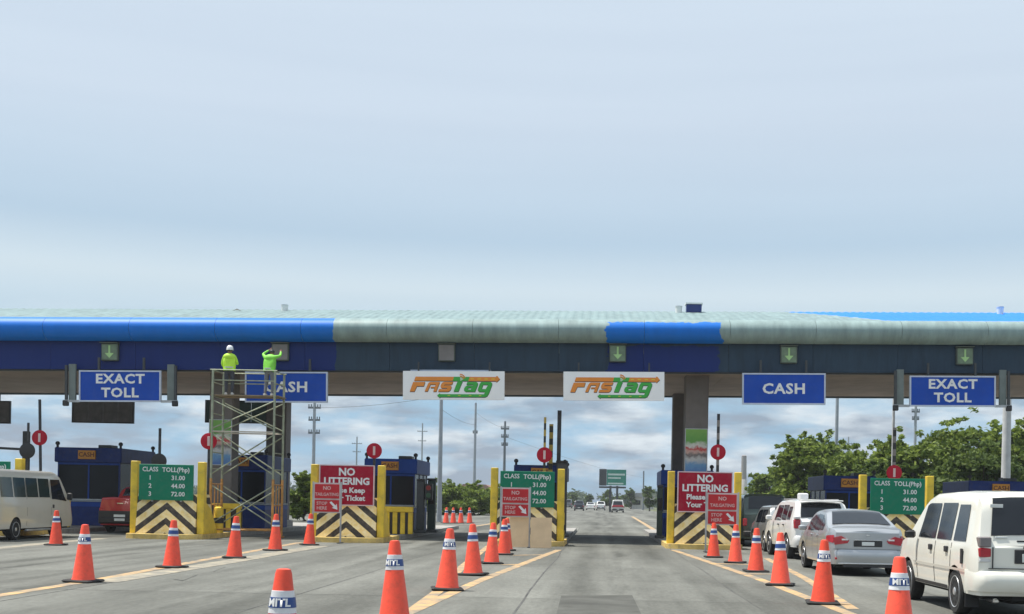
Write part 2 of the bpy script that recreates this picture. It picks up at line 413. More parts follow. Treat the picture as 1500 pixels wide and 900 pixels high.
# ------------------------------------------------------------------ canopy
CY = 45.7                                    # front of the fascia
TILT = math.radians(-.85)                    # the canopy rises a little to the right, as the photograph shows
canopy = thing('toll_canopy', 'long toll plaza canopy, half repainted from pale green to bright blue', 'canopy', (0, CY, 0))
canopy.rotation_euler = (0, TILT, 0)
ZB, ZF, ZR = 6.55, 7.62, 9.75                # fascia bottom, fascia top, ridge
def cx(px, y=CY): return P(px, 500, y).x
XA, XB0, XB1, XC = cx(497), cx(893), cx(1058), cx(1240)

def paint_mat(name, base, blue, patch, strip):
    """metal cladding with the blue repaint: everything left of XA, one ragged patch, and a strip high on the right"""
    m = bpy.data.materials.new(name); m.use_nodes = True; t = m.node_tree; b = t.nodes['Principled BSDF']; b.inputs['Roughness'].default_value = .5; b.inputs['Specular IOR Level'].default_value = .25
    tcn = t.nodes.new('ShaderNodeTexCoord'); sp = t.nodes.new('ShaderNodeSeparateXYZ'); t.links.new(tcn.outputs['Object'], sp.inputs[0])
    n = t.nodes.new('ShaderNodeTexNoise'); n.inputs['Scale'].default_value = 1.9; n.inputs['Detail'].default_value = 7; n.inputs['Roughness'].default_value = .6
    t.links.new(tcn.outputs['Object'], n.inputs['Vector'])
    def M(op, a, c):
        q = t.nodes.new('ShaderNodeMath'); q.operation = op
        for i, vv in enumerate((a, c)):
            if isinstance(vv, (int, float)): q.inputs[i].default_value = vv
            else: t.links.new(vv, q.inputs[i])
        return q.outputs[0]
    nz = M('MULTIPLY', M('SUBTRACT', n.outputs['Fac'], .5), .9)
    xw = M('ADD', sp.outputs['X'], nz); zw = M('ADD', sp.outputs['Z'], M('MULTIPLY', nz, .45))
    xa = M('ADD', sp.outputs['X'], M('MULTIPLY', nz, .35))
    mask = M('LESS_THAN', xa, XA)
    if patch:
        p = M('MULTIPLY', M('GREATER_THAN', xw, XB0), M('LESS_THAN', xw, XB1)); p = M('MULTIPLY', p, M('LESS_THAN', zw, patch))
        mask = M('MAXIMUM', mask, p)
    if strip:
        p = M('MULTIPLY', M('GREATER_THAN', M('ADD', xw, M('MULTIPLY', M('SUBTRACT', sp.outputs['Z'], strip), 3.0)), XC + 2.0), M('GREATER_THAN', sp.outputs['Z'], strip))
        mask = M('MAXIMUM', mask, p)
    # weathering streaks on the old paint
    mp = t.nodes.new('ShaderNodeMapping'); mp.inputs['Scale'].default_value = (1.2, .5, .25); t.links.new(tcn.outputs['Object'], mp.inputs[0])
    n2 = t.nodes.new('ShaderNodeTexNoise'); n2.inputs['Scale'].default_value = 2.4; n2.inputs['Detail'].default_value = 8; n2.inputs['Roughness'].default_value = .65; t.links.new(mp.outputs[0], n2.inputs['Vector'])
    r = t.nodes.new('ShaderNodeValToRGB'); r.color_ramp.elements[0].position = .3; r.color_ramp.elements[1].position = .7
    r.color_ramp.elements[0].color = (*[q*.72 for q in base], 1); r.color_ramp.elements[1].color = (*[min(1, q*1.15) for q in base], 1); t.links.new(n2.outputs['Fac'], r.inputs[0])
    x = t.nodes.new('ShaderNodeMix'); x.data_type = 'RGBA'; t.links.new(mask, x.inputs['Factor']); t.links.new(r.outputs[0], x.inputs['A'])
    r2 = t.nodes.new('ShaderNodeValToRGB'); r2.color_ramp.elements[0].color = (*[q*.82 for q in blue], 1); r2.color_ramp.elements[1].color = (*[q*1.1 for q in blue], 1); t.links.new(n2.outputs['Fac'], r2.inputs[0])
    t.links.new(r2.outputs[0], x.inputs['B']); t.links.new(x.outputs['Result'], b.inputs['Base Color'])
    return m
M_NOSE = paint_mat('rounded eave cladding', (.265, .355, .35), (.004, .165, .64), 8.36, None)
M_FASC_SHADED = paint_mat('fascia cladding', (.026, .052, .085), (.004, .022, .15), 7.55, None)  # fascia tones darkened so the colour carries the shade below the eave
M_ROOF = paint_mat('roof sheeting', (.215, .30, .305), (.36, .44, .40), None, 8.62)
M_ROOF.node_tree.nodes  # roof: only the strip on the right is blue
def fix_roof():
    t = M_ROOF.node_tree
    for nd in t.nodes:
        if nd.type == 'MATH' and nd.operation == 'LESS_THAN': nd.inputs[1].default_value = -999; break
    for nd in t.nodes:
        if nd.type == 'VALTORGB':
            last = nd
    last.color_ramp.elements[0].color = (.01, .17, .68, 1); last.color_ramp.elements[1].color = (.015, .22, .80, 1)
fix_roof()
M_SOFF = mat('brown soffit board', (.40, .335, .295), .8, var=.15, scale=.7, dirt=.25, dirtcol=(.16, .13, .11))
BAY = 3.24
x0 = XA - 10*BAY - 1.2
nbay = 20
arc = []
for k in range(11):
    a = math.radians(-80 + 170*k/10)        # rounded eave profile
    arc.append((-.08 - .62*math.cos(a) if True else 0, 8.06 + .46*math.sin(a)))
arc.append((.5, 8.60))
for i in range(nbay):
    xa_, xb_ = x0 + i*BAY + .005, x0 + (i+1)*BAY - .005
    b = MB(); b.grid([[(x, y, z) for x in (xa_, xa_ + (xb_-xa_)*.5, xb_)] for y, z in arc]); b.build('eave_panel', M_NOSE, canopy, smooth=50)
    b = MB(); b.bb(xa_, xb_, 0, .08, ZB, ZF + .05); b.build('fascia_panel', M_FASC_SHADED, canopy)
    # corrugated sheet
    n = 20; rows = []
    for y, z in ((.36, 8.565), (3.0, 9.2), (5.6, ZR)):
        row = []
        for k in range(n*2+1):
            x = xa_ - .01 + (xb_-xa_+.02)*k/(n*2); ph = k % 4
            row.append((x, y, z + (.02 if ph in (1, 2) else 0)))
        rows.append(row)
    MB().grid(rows).build('roof_sheet', M_ROOF, canopy, fix=False)
    MB().bb(xa_, xb_, .082, 5.2, ZB + .03, ZB + .06).build('soffit_board', M_SOFF, canopy)
    MB().bb(xa_, xb_, 5.23, 10.5, ZB + .03, ZB + .06).build('soffit_board', M_SOFF, canopy)
X0, X1 = x0, x0 + nbay*BAY
b = MB(); b.quad((X0, 5.6, ZR), (X1, 5.6, ZR), (X1, 11.2, 8.6), (X0, 11.2, 8.6)); b.build('rear_roof', mat('rear roofing', (.38, .45, .42), .5), canopy)
MB().bb(X0, X1, 10.6, 10.75, ZB - .04, 8.55).build('rear_fascia', mat('rear fascia cladding', (.12, .15, .17), .6), canopy)
MB().bb(X0, X1, .14, .30, ZB - .05, ZB + .02).build('front_edge_beam', DARK, canopy)
for xx in (X0, X1): MB().bb(xx - .05, xx + .05, .1, 10.6, ZB, 8.7).build('end_cladding', DARK, canopy)

# columns standing on two of the islands, each pair front and rear
PIER = mat('grey brown concrete column', (.17, .155, .15), .85, var=.12, dirt=.3, scale=1.2, bump=.2)
def poster_mat():
    m = bpy.data.materials.new('printed poster'); m.use_nodes = True; t = m.node_tree; b = t.nodes['Principled BSDF']; b.inputs['Roughness'].default_value = .5
    tcn = t.nodes.new('ShaderNodeTexCoord'); sp = t.nodes.new('ShaderNodeSeparateXYZ'); t.links.new(tcn.outputs['Object'], sp.inputs[0])
    n = t.nodes.new('ShaderNodeTexNoise'); n.inputs['Scale'].default_value = 6; t.links.new(tcn.outputs['Object'], n.inputs[0])
    a = t.nodes.new('ShaderNodeMath'); a.operation = 'MULTIPLY_ADD'; a.inputs[1].default_value = .35; t.links.new(n.outputs['Fac'], a.inputs[0]); t.links.new(sp.outputs['Z'], a.inputs[2])
    mr = t.nodes.new('ShaderNodeMapRange'); mr.inputs['From Min'].default_value = .15; mr.inputs['From Max'].default_value = 1.95; t.links.new(a.outputs[0], mr.inputs[0])
    r = t.nodes.new('ShaderNodeValToRGB'); r.color_ramp.interpolation = 'EASE'
    els = [(0, (.07, .16, .42)), (.2, (.12, .28, .5)), (.34, (.5, .5, .5)), (.42, (.16, .14, .14)), (.5, (.55, .35, .3)), (.56, (.5, .05, .05)), (.62, (.6, .6, .55)), (.74, (.12, .33, .06)), (1, (.2, .42, .08))]
    while len(r.color_ramp.elements) < len(els): r.color_ramp.elements.new(.5)
    for e, (p, c) in zip(r.color_ramp.elements, els): e.position = p; e.color = (*c, 1)
    t.links.new(mr.outputs[0], r.inputs[0]); t.links.new(r.outputs[0], b.inputs['Base Color'])
    return m
PM = poster_mat()
FC, RC = 47.6, 55.6
for k, (ix, tag1) in enumerate(((-15.05, 'behind the scaffold tower'), (3.72, 'beside the middle lane'))):
    for Y, nm in ((FC, 'front'), (RC, 'rear')):
        zt = ZB + .10 + ix*math.tan(-TILT)
        t = thing('canopy_column', f'square grey concrete canopy column {tag1}, the {nm} one of its pair', 'column', (ix, Y, 0), 0, 'columns carrying the canopy')
        MB().rbox(-.46, .46, -.45, .45, .2, zt, .03).build('shaft', PIER, t)
        MB().rbox(-.6, .6, -.6, .6, .1, .45, .04).build('plinth', CONC, t)
    t = thing('poster', f'tall green, white and blue printed poster on the column {tag1}', 'poster', (ix + (.0), FC - .46, 2.75), 0, 'posters on the columns')
    MB().bb(-.42, .42, -.035, -.005, 0, 1.75).build('print', PM, t)
    fr = MB(); fr.bb(-.45, -.42, -.045, -.004, -.03, 1.78).bb(.42, .45, -.045, -.004, -.03, 1.78).bb(-.42, .42, -.045, -.004, 1.75, 1.78).bb(-.42, .42, -.045, -.004, -.03, 0); fr.build('frame', GREYM, t)

# boards hanging from the rear edge of the canopy, seen from behind
for px0, px1, lab in ((-70, 15, 'dark back of a hanging lane board cut by the left edge'), (106, 196, 'dark panelled back of a hanging lane board below the first blue sign'), (301, 391, 'dark green back of a hanging lane board behind the scaffold tower')):
    a, c = P(px0, 586, 57), P(px1, 621, 57)
    t = thing('hanging_board', lab, 'sign', ((a.x+c.x)/2, 57, c.z), 0, 'lane boards hanging at the rear of the canopy')
    wd, hh = (c.x-a.x)/2, a.z - c.z
    n = 4
    for q in range(n): MB().bb(-wd + .05 + q*(2*wd-.1)/n + .01, -wd + .05 + (q+1)*(2*wd-.1)/n - .01, 0, .05, .05, hh - .05).build('panel', mat('brown sign backing', (.16, .145, .14), .7, var=.2) if px0 < 250 else mat('green sign backing', (.05, .10, .09), .7, var=.25), t)
    fr = MB(); fr.bb(-wd, wd, -.04, .08, hh - .05, hh).bb(-wd, wd, -.04, .08, 0, .05).bb(-wd, -wd+.05, -.04, .08, .05, hh-.05).bb(wd-.05, wd, -.04, .08, .05, hh-.05); fr.build('frame', BLK, t)
    for sx in (-.6, .6): MB().bb(sx*wd-.04, sx*wd+.04, 0, .08, hh + .001, hh + .9).build('hanger', DARK, t)

# ------------------------------------------------------------------ signs on the canopy front
def lane_sign(lines, pxa, pya, pxb, pyb, label, brackets):
    Y = 45.25
    a, c = P(pxa, pya, Y), P(pxb, pyb, Y)
    cxm = (a.x + c.x)/2; wd = (c.x - a.x)/2; hh = (a.z + P(pxb, pya, Y).z)/2 - (c.z + P(pxa, pyb, Y).z)/2
    zb = (c.z + P(pxa, pyb, Y).z)/2
    t = thing('lane_sign', label, 'sign', (cxm, Y, zb), 0, 'blue lane signs under the canopy edge'); t.rotation_euler = (0, TILT*1.0, 0)
    MB().rbox(-wd + .05, wd - .05, -.03, .05, .05, hh - .05, .008).build('panel', SIGNBLUE, t)
    fr = MB(); k = .055
    fr.bb(-wd, wd, -.05, .06, hh-k, hh).bb(-wd, wd, -.05, .06, 0, k).bb(-wd, -wd+k, -.05, .06, k, hh-k).bb(wd-k, wd, -.05, .06, k, hh-k); fr.build('frame', mat('pale sign frame', (.50, .56, .68), .5), t)
    n = len(lines)
    for i, s in enumerate(lines):
        size = .54 if n == 1 else .49
        zc = hh*.49 if n == 1 else hh*(.72 - i*.44)
        text(s, size, LETW, t, (0, -.036, zc), sx=1.12, bold=.016, spacing=1.10)
    for sx in (-.55, .55): MB().bb(sx*wd - .04, sx*wd + .04, .07, .15, hh - .3, hh + .5).build('hanger', DARK, t)
    if brackets:
        for sx in (-1, 1):
            x = sx*(wd + .32)
            MB().bb(x - .13, x + .13, .10, .2, .08, hh + .25).build('bracket_plate', mat('grey green bracket', (.16, .19, .18), .6), t)
            MB().bb(x + sx*.20 - .045, x + sx*.20 + .045, .02, .12, -.12, hh + .2).build('bracket_post', DARK, t)
            MB().bb(min(x + sx*.3, sx*wd), max(x + sx*.3, sx*wd), -.02, .06, -.02, .07).build('bracket_bar', GREYM, t)
            MB().rbox(x + sx*.2 - .10, x + sx*.2 + .10, -.06, .1, -.16, .05).build('clamp', BLK, t)
    return t
lane_sign(['EXACT', 'TOLL'], 117, 543, 236, 589, 'blue EXACT TOLL sign with side brackets, beside the scaffold lane', True)
lane_sign(['CASH'], 360, 545, 480, 590, 'blue CASH sign partly hidden by the scaffold rails', False)
lane_sign(['CASH'], 1088, 547, 1209, 593, 'blue CASH sign above the queue of cars', False)
lane_sign(['EXACT', 'TOLL'], 1333, 551, 1458, 596, 'blue EXACT TOLL sign above the cream people carrier', True)
# old blue sign showing above the white banner
a, c = P(602, 541, 45.32), P(719, 580, 45.32)
t = thing('covered_sign', 'old blue sign covered by a white banner, only its top edge showing', 'sign', ((a.x+c.x)/2, 45.32, c.z)); t.rotation_euler = (0, TILT, 0)
wd, hh = (c.x-a.x)/2, a.z-c.z
MB().bb(-wd+.05, wd-.05, -.02, .03, 0.05, hh-.05).build('panel', mat('navy sign face', (.02, .04, .22), .45), t)
fr = MB(); fr.bb(-wd, wd, -.03, .04, hh-.05, hh).bb(-wd, -wd+.05, -.03, .04, 0, hh-.05).bb(wd-.05, wd, -.03, .04, 0, hh-.05); fr.build('frame', mat('pale sign frame', (.5, .5, .5)), t)

# white banners with the orange and green road logo (outlines in a 1500 wide space)
LOGO_O = [[(148,50),(757,50),(735,102),(124,102)], [(1008,50),(1427,50),(1427,38),(1445,38),(1486,76),(1430,118),(1426,104),(985,104)],
          [(110,118),(300,118),(278,172),(170,172),(130,240),(55,240)],
          [(292,238),(340,150),(355,128),(380,116),(535,116),(475,240),(428,240),(450,193),(384,193),(394,177),(455,177),(470,150),(385,150),(340,238)],
          [(745,114),(722,150),(612,150),(600,160),(702,160),(718,174),(714,198),(695,226),(665,240),(507,240),(522,207),(640,207),(652,195),(562,195),(546,182),(549,155),(572,125),(600,114)]]
LOGO_G = [[(757,50),(1008,50),(985,103),(735,103)], [(815,106),(893,106),(828,238),(752,238)],
          [(970,114),(1112,114),(1138,130),(1135,152),(1090,240),(945,240),(918,225),(918,200),(935,176),(965,162),(1060,162),(1068,150),(955,150)],
          [(1190,114),(1342,114),(1363,130),(1360,155),(1310,262),(1285,295),(1250,308),(540,308),(535,320),(490,290),(535,260),(538,272),(1235,272),(1252,240),(1160,240),(1137,225),(1140,200),(1165,140)]]
HOLE_A = [(985,190),(1035,190),(1025,212),(975,212)]; HOLE_G = [(1222,150),(1300,150),(1262,205),(1195,205)]
DASH = [[(x,71),(x+56,71),(x+54,80),(x-2,80)] for x in (1020,1132,1242,1352)] + [[(x,286),(x+38,286),(x+36,293),(x-2,293)] for x in (660,825,998,1155)]
def arcs(r0, r1): 
    c = (858, 104); A = [math.radians(q) for q in range(-95, -24, 10)]
    return [(c[0]+r1*math.cos(q), c[1]+r1*math.sin(q)) for q in A] + [(c[0]+r0*math.cos(q), c[1]+r0*math.sin(q)) for q in reversed(A)]
M_LO = mat('logo orange', (.78, .26, .03), .5, var=.04); M_LG = mat('logo green', (.04, .40, .05), .5, var=.04); M_LY = mat('logo yellow', (.8, .65, .05), .5, var=.03); M_LK = mat('logo black edge', (.02, .02, .02), .6)
def banner(pxa, pya, pxb, pyb, label):
    Y = 45.15
    a, c = P(pxa, pya, Y), P(pxb, pyb, Y); wd = (c.x-a.x)/2
    zb = (c.z + P(pxa, pyb, Y).z)/2; hh = (a.z + P(pxb, pya, Y).z)/2 - zb
    t = thing('banner', label, 'sign', ((a.x+c.x)/2, Y, zb), 0, 'white logo banners under the canopy edge'); t.rotation_euler = (0, TILT, 0)
    MB().rbox(-wd, wd, -.03, .03, 0, hh, .006).build('panel', mat('white banner board', (.90, .90, .90), .45, var=.02), t)
    s = 2*wd*.93/1500; sz = hh*.90/330
    def tr(poly, dx=0, dy=0): return [((x - 752 + dx)*s, (160 - y - dy)*sz) for x, y in poly]
    def add(polys, m, name, off):
        me = filled(polys, .003); me.materials.append(m)
        link(name, me, t, (0, -.034 - off, hh*.5), (math.radians(90), 0, 0))
    add([tr(p, 4, 8) for p in LOGO_O + LOGO_G] + [tr(HOLE_A, 4, 8), tr(HOLE_G, 4, 8)], M_LK, 'logo_shadow', 0)
    for p in LOGO_O: add([tr(p)], M_LO, 'logo_letter', .006)
    for k, p in enumerate(LOGO_G): add([tr(p)] + ([tr(HOLE_A)] if k == 2 else [tr(HOLE_G)] if k == 3 else []), M_LG, 'logo_letter', .0065)
    for p in (arcs(78, 92), arcs(54, 68)): add([tr(p)], M_LO, 'logo_wave', .013)
    for p in (arcs(8, 18), arcs(24, 32), arcs(38, 46)): add([tr(p)], LETW, 'logo_wave', .0135)
    for p in DASH: add([tr(p)], M_LY, 'logo_dash', .013)
    for sx in (-.7, .7): MB().bb(sx*wd - .03, sx*wd + .03, .035, .09, hh*.5, hh + .35).build('hanger', DARK, t)
banner(591, 544, 739, 586, 'white banner with orange and green logo overlapping an old blue sign')
banner(826, 545, 973, 587, 'white banner with orange and green logo above the open middle lane')

# lane signals on the fascia
M_SIGBOX = mat('signal housing', (.10, .12, .10), .6); M_SIGF = mat('signal lens panel', (.16, .22, .14), .5, var=.2, scale=5); M_OFF = mat('blank signal panel', (.22, .20, .19), .7, var=.12)
M_ARW = mat('lit green arrow', (.30, .48, .20), .5, emit=.12)
for px, py, on, lab in ((163, 517, 1, 'green down arrow signal above the first EXACT TOLL sign'), (412, 517, 0, 'blank brown signal box next to the painters'), (655, 518, 0, 'blank grey signal box above the banner over the old sign'),
                        (905, 519, 1, 'faint green arrow signal box below the blue paint patch'), (1155, 521, 1, 'green down arrow signal above the queue CASH sign'), (1412, 523, 1, 'green down arrow signal above the last EXACT TOLL sign')):
    p = P(px, py, CY); p = Vector((p.x, CY, p.z - .32))
    t = thing('lane_signal', lab, 'signal', p, 0, 'lane signals on the fascia'); t.rotation_euler = (0, TILT, 0)
    MB().rbox(-.32, .32, -.16, .002, 0, .66, .02).build('housing', M_SIGBOX, t)
    MB().bb(-.28, .28, -.172, -.161, .04, .62).build('lens_panel', M_SIGF if on else M_OFF, t)
    if on:
        me = filled([[(-.035, .24), (.035, .24), (.035, -.05), (.17, -.05), (0, -.24), (-.17, -.05), (-.035, -.05)]], .003); me.materials.append(M_ARW)
        link('arrow', me, t, (0, -.178, .34), (math.radians(90), 0, 0))
    MB().bb(-.34, .34, -.28, .0, .665, .69).build('visor', M_SIGBOX, t)

# odds and ends left on the roof by the painters
def roof_pt(px, py, Y): return P(px, py, Y)
p = P(1016, 459, 50.5); t = thing('paint_box', 'dark blue box with white rim standing on the roof ridge', 'box', p)
MB().rbox(-.32, .32, -.25, .25, .0, .34, .02).build('body', mat('navy plastic', (.01, .03, .16), .4), t); MB().bb(-.36, .36, -.29, .29, .341, .40).build('rim', WHT, t); MB().bb(-.30, .30, -.22, .22, -.5, -.002).build('base', WHT, t)
for px, py, lab in ((994, 458, 'white paint pail beside the blue box on the roof'), (417, 456, 'white paint pail on the roof above the painters'), (1465, 459, 'white paint pail on the roof at the blue strip')):
    p = P(px, py, 50.3); t = thing('paint_pail', lab, 'pail', p, 0, 'paint pails on the roof')
    MB().lathe([(.10, -.35), (.12, -.34), (.14, .20), (.15, .21), (.15, .24)], 14).build('body', WHT, t, smooth=40); MB().lathe([(.155, .235), (.155, .265), (.02, .275)], 14).build('lid', mat('pail lid', (.6, .62, .64)), t, smooth=40)
p = P(347, 456, 50.6); t = thing('tarpaulin', 'crumpled dark tarpaulin lying on the roof above the scaffold', 'tarpaulin', p)
rows = [[(x*.95/6 - .0, y*.35, -.25 + .36*max(0, 1-abs(x)/6.5)*(1 if y == 0 else .55) + random.uniform(-.04, .04)) for x in range(-6, 7)] for y in (-1, -.5, 0, .5, 1)]
MB().grid(rows).build('sheet', mat('dark tarpaulin cloth', (.07, .08, .07), .8), t, smooth=60)
# ------------------------------------------------------------------ toll islands
def chevron_mat():
    m = bpy.data.materials.new('worn black and cream chevrons'); m.use_nodes = True; t = m.node_tree; b = t.nodes['Principled BSDF']; b.inputs['Roughness'].default_value = .65
    tcn = t.nodes.new('ShaderNodeTexCoord'); sp = t.nodes.new('ShaderNodeSeparateXYZ'); t.links.new(tcn.outputs['Object'], sp.inputs[0])
    def M(op, a, c=0.0):
        q = t.nodes.new('ShaderNodeMath'); q.operation = op
        for i, vv in enumerate((a, c)):
            if isinstance(vv, (int, float)): q.inputs[i].default_value = vv
            else: t.links.new(vv, q.inputs[i])
        return q.outputs[0]
    n = t.nodes.new('ShaderNodeTexNoise'); n.inputs['Scale'].default_value = 5; n.inputs['Detail'].default_value = 8; n.inputs['Roughness'].default_value = .7; t.links.new(tcn.outputs['Object'], n.inputs[0])
    ax = M('MULTIPLY', M('ABSOLUTE', sp.outputs['X']), .82)
    f = M('ADD', M('ADD', sp.outputs['Z'], ax), M('MULTIPLY', n.outputs['Fac'], .05))
    st = M('LESS_THAN', M('FRACT', M('DIVIDE', f, .52)), .46)
    x = t.nodes.new('ShaderNodeMix'); x.data_type = 'RGBA'; t.links.new(st, x.inputs['Factor'])
    r = t.nodes.new('ShaderNodeValToRGB'); r.color_ramp.elements[0].position = .35; r.color_ramp.elements[1].position = .65
    r.color_ramp.elements[0].color = (.76, .55, .17, 1); r.color_ramp.elements[1].color = (.83, .73, .48, 1); t.links.new(n.outputs['Fac'], r.inputs[0])
    r2 = t.nodes.new('ShaderNodeValToRGB'); r2.color_ramp.elements[0].position = .45; r2.color_ramp.elements[1].position = .75
    r2.color_ramp.elements[0].color = (.022, .018, .016, 1); r2.color_ramp.elements[1].color = (.13, .10, .07, 1); t.links.new(n.outputs['Fac'], r2.inputs[0])
    t.links.new(r.outputs[0], x.inputs['A']); t.links.new(r2.outputs[0], x.inputs['B']); t.links.new(x.outputs['Result'], b.inputs['Base Color'])
    return m
CHEV = chevron_mat()
KERBY = mat('worn yellow kerb', (.66, .47, .15), .8, var=.25, dirt=.6, dirtcol=(.28, .25, .2), bump=.3)
YF = 41.3
ISL = [(-21.4, 'far left'), (-15.05, 'scaffold'), (-8.8, 'rail'), (-2.55, 'plywood'), (3.6, 'column'), (10.27, 'sedan'), (16.9, 'far right')]
WHERE = ['behind the white van', 'left of the scaffold tower', 'between the scaffold lane and the closed lane', 'left of the open middle lane', 'right of the open middle lane', 'behind the silver sedan', 'behind the cream people carrier']
def island(i):
    X, nm = ISL[i]; wh = WHERE[i]
    t = thing('toll_island', f'raised toll island with yellow crash nose {wh}', 'traffic island', (X, YF, 0), 0, 'toll islands')
    # plinth with rounded nose
    pts = []
    for k in range(9):
        a = math.pi + math.pi*k/8; pts.append((1.32*math.cos(a), -.05 + .75*math.sin(a)*.7))
    poly = pts + [(1.32, 22), (-1.32, 22)]
    MB().prism([(x, y) for x, y in poly[:9]] + [(1.32, 3.2), (-1.32, 3.2)], -.02, .17, 'z').build('kerb_nose', KERBY, t)
    MB().bb(-1.30, 1.30, 3.21, 22, -.02, .16).build('kerb', CONC, t)
    # crash block with chevrons, leaning back
    z0, z1 = .172, 1.55
    b = MB(); b.prism([(0, z0), (.22, z1), (1.5, z1), (2.2, z0)], -1.03, 1.03, 'x'); b.build('crash_block', CHEV, t)
    for sx in (-1, 1):
        MB().rbox(sx*1.16 - .12, sx*1.16 + .12, .16, .44, .172, 2.68, .015).build('post', YEL, t)
        MB().prism([(.25, .172), (1.9, .172), (1.2, 1.0), (.45, 1.35)], sx*1.16-.05, sx*1.16+.05, 'x').build('side_fin', YEL, t)
    return t
isl = [island(i) for i in range(7)]

def green_board(i, lab):
    X = ISL[i][0]; t = thing('toll_fee_board', lab, 'sign', (X, YF + .06, 1.33), 0, 'green toll fee boards')
    MB().rbox(-.94, .94, -.03, .03, 0, 1.24, .008).build('panel', SIGNGREEN, t)
    text('CLASS', .22, LETW, t, (-.55, -.035, 1.06), bold=.003, sx=.9); text('TOLL(Php)', .22, LETW, t, (.34, -.035, 1.05), bold=.004, sx=.95)
    for k, (a, c) in enumerate((('1', '31.00'), ('2', '44.00'), ('3', '72.00'))):
        z = .77 - k*.28; text(a, .215, LETW, t, (-.55, -.035, z), bold=.004); text(c, .215, LETW, t, (.42, -.035, z), bold=.004)
    for sx in (-.5, .5): MB().bb(sx-.03, sx+.03, .031, .10, -.05, 1.2).build('batten', GREYM, t)
green_board(0, 'green toll fee board mostly hidden behind the white van')
green_board(1, 'green toll fee board left of the scaffold tower')
green_board(3, 'green toll fee board behind a small red stand, left of the open lane')
green_board(5, 'green toll fee board behind the silver sedan')
def litter_board(i, lab):
    X = ISL[i][0]; t = thing('no_littering_board', lab, 'sign', (X, YF + .06, 1.30), 0, 'red no littering boards')
    MB().rbox(-.92, .92, -.03, .03, .0, 1.34, .01).build('panel', SIGNRED, t)
    fr = MB(); k = .035; fr.bb(-.95, .95, -.04, .035, 1.34, 1.34+k).bb(-.95, .95, -.04, .035, -k, 0).bb(-.955, -.92, -.04, .035, 0, 1.34).bb(.92, .955, -.04, .035, 0, 1.34); fr.build('border', mat('pale pink border', (.68, .5, .52), .5), t)
    text('NO', .36, LETW, t, (0, -.036, 1.12), bold=.012); text('LITTERING', .33, LETW, t, (0, -.036, .80), bold=.012, sx=1.0)
    text('Please Keep', .25, LETW, t, (0, -.036, .49), bold=.008, sx=1.05); text('Your Ticket', .25, LETW, t, (0, -.036, .22), bold=.008, sx=1.05)
litter_board(2, 'crimson NO LITTERING board between the scaffold lane and the closed lane')
litter_board(4, 'crimson NO LITTERING board right of the open middle lane')
def stand_sign(px0, py0, px1, py1, Y, lab):
    a, c = P(px0, py0, Y), P(px1, py1, Y); wd = (c.x-a.x)/2; zt, zb = a.z, c.z; h = zt - zb
    t = thing('red_stand_sign', lab, 'sign', ((a.x+c.x)/2, Y, 0), 0, 'small red stand signs in front of the islands')
    for sx in (-1, 1):
        MB().bb(sx*(wd+.0)-.025, sx*(wd+.0)+.025, .0, .05, 0.02, zt + .03).build('leg', GREYM, t); MB().bb(sx*wd-.05, sx*wd+.05, -.3, .3, 0, .03).build('foot', DARK, t)
    back = MB().bb(-wd+.026, wd-.026, .0, .03, zb, zt).build('frame', mat('pale stand frame', (.55, .50, .48), .5), t)
    zm = zb + h*.46
    p1 = MB().bb(-wd+.06, wd-.06, -.02, -.001, zm + .02, zt - .05).build('upper_panel', SIGNRED2, t); p2 = MB().bb(-wd+.06, wd-.06, -.02, -.001, zb + .04, zm - .03).build('lower_panel', SIGNRED2, t)
    L2 = mat('faded pink lettering', (.66, .42, .40), .6)
    text('NO', .17, L2, t, (0, -.024, zm + .02 + (zt-.07-zm)*.72), bold=.005); text('TAILGATING', .145, L2, t, (0, -.024, zm + .02 + (zt-.07-zm)*.28), bold=.003, sx=.95)
    text('STOP', .15, L2, t, (-wd*.35, -.024, zb + (zm-zb)*.68), bold=.003); text('HERE', .15, L2, t, (-wd*.35, -.024, zb + (zm-zb)*.34), bold=.003)
    me = filled([[(-.14, .12), (-.08, .16), (.06, .02), (.10, .08), (.13, -.12), (-.06, -.06), (0, -.03)]], .003); me.materials.append(LETW)
    link('arrow', me, t, (wd*.5, -.025, zb + (zm-zb)*.5), (math.radians(90), 0, 0))
stand_sign(459, 707, 499, 752, 40.2, 'faded red stand sign in front of the chevrons beside the closed lane')
stand_sign(734, 714, 776, 758, 39.6, 'faded red stand sign behind the plywood sheets')
stand_sign(1035, 722, 1081, 770, 38.6, 'faded red stand sign behind two cones right of the open lane')
PLY = mat('plywood', (.70, .51, .31), .7, var=.12, scale=2)
for px0, px1, py0, py1, Y, lean, lab in ((746, 777, 757, 800, 39.7, -.05, 'plywood sheet leaning behind the nearest cones of the middle row'), (777, 809, 758, 803, 39.3, .0, 'plywood sheet standing at the island nose by the open lane')):
    a = P(px0, py0, Y); c = G(px1, py1); wd = (P(px1, py0, Y).x - a.x)/2
    t = thing('plywood_sheet', lab, 'board', (a.x + wd, Y, .0), 0, 'plywood sheets at the island nose'); t.rotation_euler = (math.radians(-6), 0, lean)
    MB().bb(-wd+.012, wd-.012, 0, .018, .01, a.z).build('sheet', PLY, t); MB().bb(-wd+.08, -wd+.13, .019, .06, .05, a.z-.05).bb(wd-.13, wd-.08, .019, .06, .05, a.z-.05).build('batten', PLY, t)

